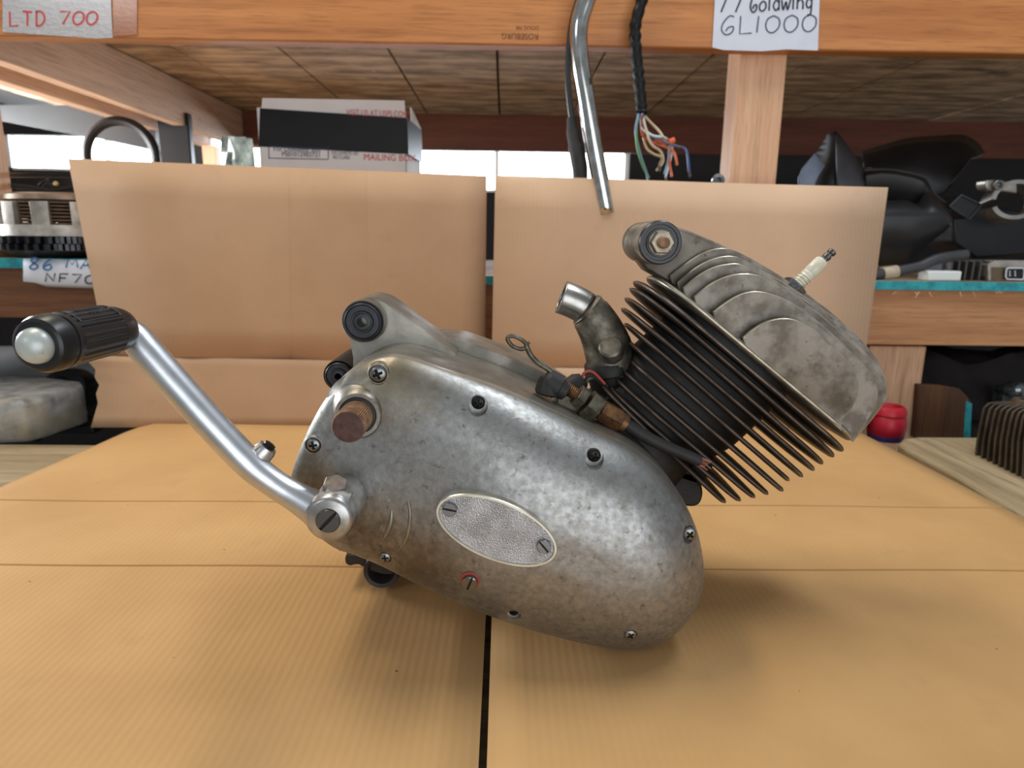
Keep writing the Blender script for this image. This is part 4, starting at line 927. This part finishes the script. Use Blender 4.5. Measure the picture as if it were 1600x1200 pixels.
# crumpled clear bag
m = MB(); cB = P(372, 250, 1.72); 
for k in range(7):
    pass
rings_ = []
for i in range(9):
    t = i / 8; rr2 = []
    for j in range(18):
        a = 2 * math.pi * j / 18; r = (.048 - .018 * t) * (1 + .28 * math.sin(j * 2.3 + i * 1.9) + .12 * math.sin(j * 5.1 + i)); rr2.append(Vector((cB.x + r * math.cos(a), cB.y + r * math.sin(a), ZL + (P(372, 216, 1.72).z - ZL) * t)))
    rings_.append(rr2)
m.rings(rings_); obj('plastic_bag', m, CLEAR, None, 'crumpled clear plastic bag left of the mailing box', 'bag', sharp=20)
# lower left: pale casting and jumble
zbn = -.03
m = MB(); yy = G(20, 692, zbn).y; a0 = P(-120, 690, yy); 
pts = sm2([(-140, 0), (20, 0), (48, 12), (56, 40), (50, 90), (-140, 110)], 4, True)
x0_, sc_ = P(0, 690, yy).x, yy / F
rowsq = []
zt2 = P(20, 628, yy).z
for (t, ins_) in ((0, .004), (.1, 0), (.85, 0), (.95, .004), (1., .012)):
    rowsq.append([Vector((x0_ + x * sc_ - ins_ * (1 if x > 0 else 0), yy + y * sc_ * 1.6 + ins_, zbn + (zt2 - zbn) * t)) for x, y in pts])
m.rings(rowsq); obj('tank_casting', m, mat('chalky_casting', rgb(176, 176, 178), rgb(120, 118, 116), 30., .3, .6, bump=.2, stains=[(rgb(168, 156, 126), 12., .5, .7)]), None, 'chalky grey rounded casting at the far left edge of the bench', 'casting', sharp=50)
# jumble in the dark lower shelf
mb = MB(); zlow = -.04
low = MB(); low.box((-1.75, YB + .06, zlow - .02), (1.75, 2.3, zlow)); obj('lower_shelf', low, mat('shaded_dark_shelf', rgb(34, 28, 24), rgb(20, 17, 15), 10., rough=.8), rack)  # shelf colour near black: the lower bay's shade is painted in
for i, (pts, Yj, r, mm, lab) in enumerate((
    ([(60, 672), (85, 648), (92, 660), (90, 676)], 1.42, .012, HEXM, 'bent tan strap scrap in the dark lower left bay'),
    ([(100, 676), (118, 655), (135, 643)], 1.40, .007, WPALE, 'pale curved strip in the dark lower left bay'))):
    m = MB(); pp = [P(*p, Yj) for p in sm2(pts, 4)]; m.tube(pp, r * .5, 8); m.tube([pp[0], Vector((pp[0].x, pp[0].y, zlow))], r * .5, 6); obj('metal_scrap', m, mm, None, lab, 'scrap', sharp=60)
m = MB()
c_ = P(100, 610, 1.5); m.lathe(Vector((c_.x, 1.5, c_.z)), (0, -1, .2), [(-.05, .05), (0, .05), (.01, .03), (.04, .028), (.04, .012), (.01, .01)], 24); m.box((c_.x - .06, 1.48, zlow), (c_.x + .06, 1.56, c_.z)); obj('dark_motor', m, PLK, None, 'dark round machine part deep in the lower left bay', 'machine part')
m = MB(); yv = 1.33; c_ = P(60, 685, yv); m.box((c_.x - .07, yv - .01, zlow), (c_.x + .12, yv + .08, P(60, 676, yv).z)); m.lathe(P(58, 680, yv - .01), (0, -1, 0), [(0, .014), (.01, .014), (.012, .008)], 16); obj('dark_carburettor', m, PLK, None, 'low black machine part behind the chalky casting', 'machine part', bevel=.003)
# ------------------------------------------------------------------ right bay contents
#@@RIGHT
def c8(x, y): return (1200 + x / 4, 180 + y / 4)
def loft(polys, mm, name, label, cat, parent=None, th=.004, n=4, sharp=50):
    """polys: list of (pixel polyline in the bay trace, depth or list of depths)"""
    rows_ = []
    for pl, Yd in polys:
        q = sm2(pl, n); 
        if not hasattr(Yd, '__len__'): Yd = [Yd, Yd]
        rows_.append([P(*c8(x, y), Yd[0] + (Yd[-1] - Yd[0]) * i / (len(q) - 1)) for i, (x, y) in enumerate(q)])
    mb_ = MB(); mb_.rings(rows_, closed=False, cap0=False, cap1=False)
    o = obj(name, mb_, mm, parent, label, cat, sharp=sharp); s = o.modifiers.new('t', 'SOLIDIFY'); s.thickness = th; s.offset = 0; return o
fd_ = thing('fender_panel', P(*c8(480, 520), 1.5), 'pointed black plastic fender piece standing behind the right backboard', 'fender')
loft([([(425, 100), (500, 200), (560, 290), (615, 360)], (1.46, 1.46)), ([(428, 190), (480, 280), (540, 350), (600, 400)], (1.44, 1.44)), ([(430, 330), (480, 380), (540, 430), (590, 470)], (1.43, 1.42)), ([(435, 560), (480, 570), (540, 570), (585, 580)], (1.42, 1.42))], PLG, 'fender_face', None, None, fd_)
loft([([(425, 100), (425, 250), (430, 400), (435, 560)], (1.46, 1.42)), ([(390, 110), (375, 260), (330, 400), (300, 560)], (1.50, 1.44)), ([(380, 115), (300, 240), (230, 380), (150, 560)], (1.62, 1.60))], PLK, 'fender_side', None, None, fd_)
loft([([(290, 240), (320, 280), (352, 318)], 1.43), ([(215, 330), (270, 350), (310, 385)], 1.42), ([(190, 390), (230, 410), (290, 430)], 1.41), ([(185, 560), (220, 560), (280, 560)], 1.41)], PLB, 'plastic_shell', 'blue grey plastic shell tip beside the pale post', 'plastic part')
loft([([(580, 235), (750, 180), (900, 145), (1100, 130), (1220, 130), (1310, 180), (1352, 242)], (1.72, 1.62)), ([(590, 262), (750, 220), (900, 190), (1080, 180), (1200, 185), (1270, 220), (1310, 262)], (1.66, 1.58)),
      ([(600, 330), (750, 320), (880, 320), (1000, 330), (1100, 330), (1180, 310), (1270, 268)], (1.62, 1.56)), ([(600, 560), (750, 560), (880, 560), (980, 560), (1040, 520), (1100, 480), (1150, 425)], (1.62, 1.54))], PLK, 'fairing_cowl', 'large curved black fairing cowl in the right bay', 'fairing', th=.005)
loft([([(600, 350), (700, 345), (800, 352), (960, 388), (1000, 430), (1030, 490), (1080, 535), (1150, 580)], (1.46, 1.42)), ([(605, 385), (700, 372), (800, 378), (940, 410), (985, 450), (1015, 500), (1070, 550), (1140, 600)], (1.43, 1.40)),
      ([(610, 620), (700, 620), (800, 620), (900, 640), (950, 650), (1000, 660), (1060, 670), (1130, 690)], (1.44, 1.41))], PLK, 'fairing_strip', 'black plastic fairing strip with a grey rolled edge in the right bay', 'fairing', th=.006)
loft([([(690, 545), (850, 540), (930, 560), (980, 500), (1040, 520), (1100, 590)], (1.40, 1.40)), ([(690, 600), (850, 592), (980, 598), (1060, 605), (1120, 625), (1145, 655)], (1.36, 1.36)), ([(690, 640), (850, 640), (960, 640), (1040, 640), (1090, 650), (1130, 690)], (1.355, 1.355)),
      ([(690, 940), (760, 935), (850, 925), (930, 860), (1000, 800), (1090, 730)], (1.38, 1.37))], mat('black_satin_plastic', rgb(44, 43, 45), rgb(28, 28, 30), 10., rough=.36), 'side_panel', 'smooth black plastic side panel beside the right backboard edge', 'fairing', th=.006)
m = MB(); q = [P(*c8(*p), 1.40) for p in ((1130, 570), (1205, 500), (1330, 560), (1255, 650))]; m.prism(q, (0, .05, 0), 0); m2 = MB(); m2.tube([p + Vector((0, -.002, 0)) for p in q] + [q[0] + Vector((0, -.002, 0))], .0022, 6)
se = MB(); se.tube([P(*c8(x, y), 1.455 - .035 * i / 36) for i, (x, y) in enumerate(sm2([(600, 350), (700, 345), (800, 352), (960, 388), (1000, 430), (1030, 490), (1080, 535), (1150, 580)], 5))], .0042, 8); obj('rolled_edge', se, PLG, bpy.data.objects['fairing_strip'])
eb = obj('relay_box', m, PLK, None, 'black square relay box left of the silver clamp', 'electrical part', bevel=.002); obj('bright_rim', m2, PLG, eb)
m = MB(); q = [P(*c8(*p), 1.46) for p in ((1150, 600), (1400, 560), (1700, 620), (1700, 870), (1300, 900), (1160, 800))]; m.prism(q, (0, .1, 0)); obj('fork_bracket', m, PLK, None, 'black cast bracket under the silver clamp', 'bracket', bevel=.006)
# silver clamp
cl = thing('fork_clamp', P(*c8(1500, 660), 1.40), 'silver split ring clamp with bolt at the right edge', 'clamp')
m = MB(); ccx = P(*c8(1510, 545), 1.41); rc_ = 37 * 1.41 / F
rings_ = []
for k in range(41):
    a = math.radians(200 - 360 * .93 * k / 40 - 20 + 0); ca, sa_ = math.cos(a), math.sin(a)
    rings_.append([Vector((ccx.x + rc_ * r * 1.05 * ca, ccx.y - y_, ccx.z + rc_ * r * .78 * sa_ + y_ * .25)) for r, y_ in ((1, -.014), (1, .018), (.80, .018), (.80, -.014))])
m.rings(rings_); obj('ring', m, SILV, cl, sharp=40)
m = MB(); q = [P(*c8(*p), 1.395) for p in ((1365, 405), (1420, 402), (1560, 420), (1560, 490), (1480, 478), (1370, 468), (1358, 440))]; m.prism(q, (0, .03, 0)); obj('lug', m, SILV, cl, bevel=.003)
m = MB(); m.lathe(P(*c8(1425, 438), 1.395), (0, -1, 0), [(0, .0105), (.008, .0105), (.0095, .009), (.0095, .0055), (.004, .005)], 24); obj('clamp_bolt', m, STEEL, cl)
# hose, white block, regulator
m = MB(); hp_ = [P(*c8(*p), 1.345) for p in sm2([(660, 1000), (760, 985), (860, 965), (950, 945), (1040, 905), (1130, 885), (1240, 872)], 5)]; m.tube(hp_, .0105, 14); ho = obj('hose', m, PLG, None, 'grey hose end with tape lying on the right teal shelf', 'hose', sharp=60)
m = MB(); m.tube([P(*c8(715, 990), 1.345), P(*c8(805, 976), 1.345)], .0125, 16); obj('tape_wrap', m, mat('cream_tape', rgb(196, 184, 160), rgb(170, 156, 132), 60., rough=.6), ho)
a_, b_ = P(*c8(997, 1036), YB + .015), P(*c8(1216, 975), YB + .015); m = MB(); m.box((a_.x, YB + .015, ZR), (b_.x, YB + .05, b_.z)); obj('white_block', m, WHITEP, None, 'small white block on the right teal shelf', 'block', bevel=.003)
reg = thing('voltage_regulator', P(*c8(1400, 1036), 1.35), 'finned grey voltage regulator with a connector at the right shelf edge', 'electrical part')
a_, b_ = P(*c8(1100, 1036), 1.36), P(*c8(1390, 905), 1.36)
m = MB(); m.box((a_.x, 1.372, ZR), (P(*c8(1700, 900), 1.36).x, 1.43, b_.z)); obj('body', m, PLG, reg, bevel=.002)
for k in range(6):
    x_ = a_.x + (b_.x - a_.x) * (k + .3) / 6; m = MB(); m.box((x_, 1.352, ZR + .001), (x_ + .004, 1.374, b_.z - .002)); obj('cooling_fin', m, mat('fin_grey_%d' % k, rgb(70, 66, 62), None, rough=.5), reg)
m = MB(); q = [P(*c8(*p), 1.345) for p in ((1375, 1036), (1375, 935), (1420, 908), (1700, 908), (1700, 1036))]; m.prism(q, (0, .03, 0)); obj('housing', m, GREYM, reg, bevel=.001)
m = MB(); q = [P(*c8(*p), 1.3445) for p in ((1395, 950), (1480, 950), (1480, 1030), (1395, 1030))]; m.prism(q, (0, .001, 0)); obj('brown_potting', m, mat('brown_potting', rgb(96, 82, 62), None, rough=.5), reg)
m = MB(); q = [P(*c8(*p), 1.338) for p in ((1488, 965), (1500, 955), (1590, 955), (1600, 968), (1598, 1018), (1585, 1028), (1495, 1025), (1484, 1010))]; m.prism(q, (0, .012, 0)); co_ = obj('connector', m, PLK, reg)
m = MB(); m.tube([p + Vector((0, -.0005, 0)) for p in q] + [q[0] + Vector((0, -.0005, 0))], .0016, 6); obj('pale_rim', m, PAPER, co_)
m = MB()
for x_ in (1512, 1545): ribbon(m, [(x_ - 6, 977), (x_, 972), (x_, 1003)], 5, lambda x, y: P(*c8(x, y), 1.3372)); ribbon(m, [(x_ - 6, 1003), (x_ + 7, 1003)], 4, lambda x, y: P(*c8(x, y), 1.3372))
obj('pin', m, PAPER, co_)
# lower right: offcut, red bottle, finned head, weathered board
def c7(x, y): return (1280 + x / 5, 560 + y / 5)
zrb = -.006
m = MB(); pts = sm2([(1404, 692), (1412, 685), (1432, 682)], 4) + [(1760, 684), (1900, 900), (1690, 860), (1600, 808), (1500, 745), (1425, 706)]
q = [G(x, y, zrb) for x, y in pts]; wbd = thing('wooden_seat_board', G(1500, 700, -.03), 'weathered grey board with rounded corner right of the cardboard', 'board')
m.prism(q, (0, 0, -.024)); obj('board', m, WGREY2, wbd, bevel=.006)
m = MB(); ins_ = [G(x, y, zrb + .0012) for x, y in sm2([(1424, 692), (1440, 688), (1470, 687)], 4) + [(1760, 690), (1900, 900), (1700, 846), (1600, 784), (1500, 727), (1440, 700)]]; m.prism(ins_, (0, 0, -.003)); obj('raised_field', m, WGREY2, wbd, bevel=.001)
yo = 1.33
m = MB(); q = [P(*c7(*p), yo) for p in ((745, 620), (780, 205), (960, 215), (1100, 240), (1150, 290), (1190, 350), (1180, 615))]; m.prism(q, (0, .018, 0)); op = obj('plywood_offcut', m, WPANEL, None, 'brown plywood offcut with teal edge standing by the lower post', 'offcut', bevel=.001)
m = MB(); q = [P(*c7(*p), yo - .001) for p in ((1148, 330), (1195, 355), (1180, 618), (1128, 615))]; m.prism(q, (0, .006, 0)); obj('teal_edge', m, TEAL, op, label='teal painted edge')
yr_ = 1.25; c_ = P(1382, 690, yr_); s_ = yr_ / F
bot = thing('red_bottle', (c_.x, yr_, -.03), 'red plastic bottle cap with blue band behind the cylinder head', 'bottle')
zq = lambda y: P(1382, y, yr_ - .02).z
m = MB(); m.lathe((c_.x, yr_, 0), (0, 0, 1), [(zq(688), 24 * s_), (zq(680), 28 * s_), (zq(668), 28.5 * s_), (zq(655), 27 * s_), (zq(652), 25 * s_), (zq(650), 27 * s_), (zq(643), 26 * s_), (zq(638), 23 * s_), (zq(637), 20 * s_), (zq(644), 18 * s_), (zq(648), 2 * s_)], 36); obj('cap', m, REDP, bot)
m = MB(); m.lathe((c_.x, yr_, 0), (0, 0, 1), [(-.03, 25 * s_), (zq(690), 26 * s_), (zq(682), 27.5 * s_)], 36); obj('label_band', m, BLUP, bot)
# finned cylinder head at the right
fh = thing('finned_cylinder', G(1580, 735, zrb), 'small dark finned cylinder standing on the weathered board', 'cylinder')
for k in range(9):
    dx = 46 * k; Yk = G(1527 + 9 * k, 713 + 4.6 * k, zrb).y
    pl = [(1225 + dx, 765 + 23 * k), (1240 + dx, 640), (1270 + dx, 480), (1290 + dx, 390 + 6 * k), (1330 + dx, 350 + 8 * k), (1400 + dx, 340 + 6 * k), (1520 + dx, 340), (1640 + dx, 345), (1680 + dx, 500), (1680 + dx, 765 + 23 * k)]
    q = [P(*c7(*p), Yk) for p in pl]; q = [Vector((p.x, p.y, max(p.z, zrb + .0015))) for p in q]
    m = MB(); m.prism(q, (0, .0045, 0)); obj('cooling_fin', m, mat('dusty_fin_%d' % k, rgb(92, 82, 68), rgb(60, 54, 46), 30., .3, .55), fh, bevel=.001)
yk = G(1572, 728, zrb).y; c_ = P(*c7(1585, 480), yk)
m = MB(); m.lathe((c_.x, c_.y, 0), (0, 0, 1), [(zrb + .002, .019), (P(*c7(1590, 330), yk).z, .0175), (P(*c7(1590, 318), yk).z, .016), (P(*c7(1590, 318), yk).z, .008), (.05, .008)], 28); obj('stud_boss', m, mat('dusty_boss', rgb(104, 90, 72), rgb(74, 64, 52), 30., .4, .5), fh)
m = MB(); yf0 = G(1527, 713, zrb).y; m.box((P(1546, 700, yf0).x, yf0 - .1, zrb + .002), (P(1546, 700, yf0).x + .2, yf0 + .03, .05)); obj('barrel', m, SOOT, fh)
# bulb and dark sack
m = MB(); c_ = P(*c7(1545, 245), 1.38); m.lathe(c_, (.2, -1, .2), [(-.03, .012), (-.012, .018), (0, .0185), (.01, .015), (.015, .008), (.0155, .001)], 24); m.box((c_.x - .012, c_.y + .02, zlow), (c_.x + .012, c_.y + .05, c_.z)); obj('lamp_bulb', m, mat('glass_bulb', rgb(150, 160, 160), rgb(70, 76, 78), 60., .6, .12), None, 'round glass bulb in the dark lower right bay', 'bulb')
m = MB(); rowsq = []
for i in range(7):
    t = i / 6; rowsq.append([Vector((P(1540, 600, 1.5).x + .26 * math.cos(2 * math.pi * j / 28) * (1 - .45 * t ** 2) * (1 + .08 * math.sin(j * 1.7 + i)), 1.56 + .13 * math.sin(2 * math.pi * j / 28) * (1 - .4 * t), zlow + .13 * t * (1 + .12 * math.sin(j * .9)))) for j in range(28)])
m.rings(rowsq); obj('dark_sack', m, mat('dark_cloth', rgb(46, 38, 38), rgb(30, 26, 26), 12., rough=.9), None, 'dark cloth heap in the lower right bay', 'cloth', sharp=60)
m = MB(); m.lathe(P(1121, 283, 1.36), (0, -1, .3), [(0, .012), (.008, .012), (.0085, .005), (.002, .004)], 24); m.box((P(1121, 283, 1.36).x - .008, 1.355, ZR), (P(1121, 283, 1.36).x + .008, 1.37, P(1121, 285, 1.36).z)); obj('screw_eye', m, STEEL, None, 'small steel ring tip peeking above the right backboard', 'fitting')
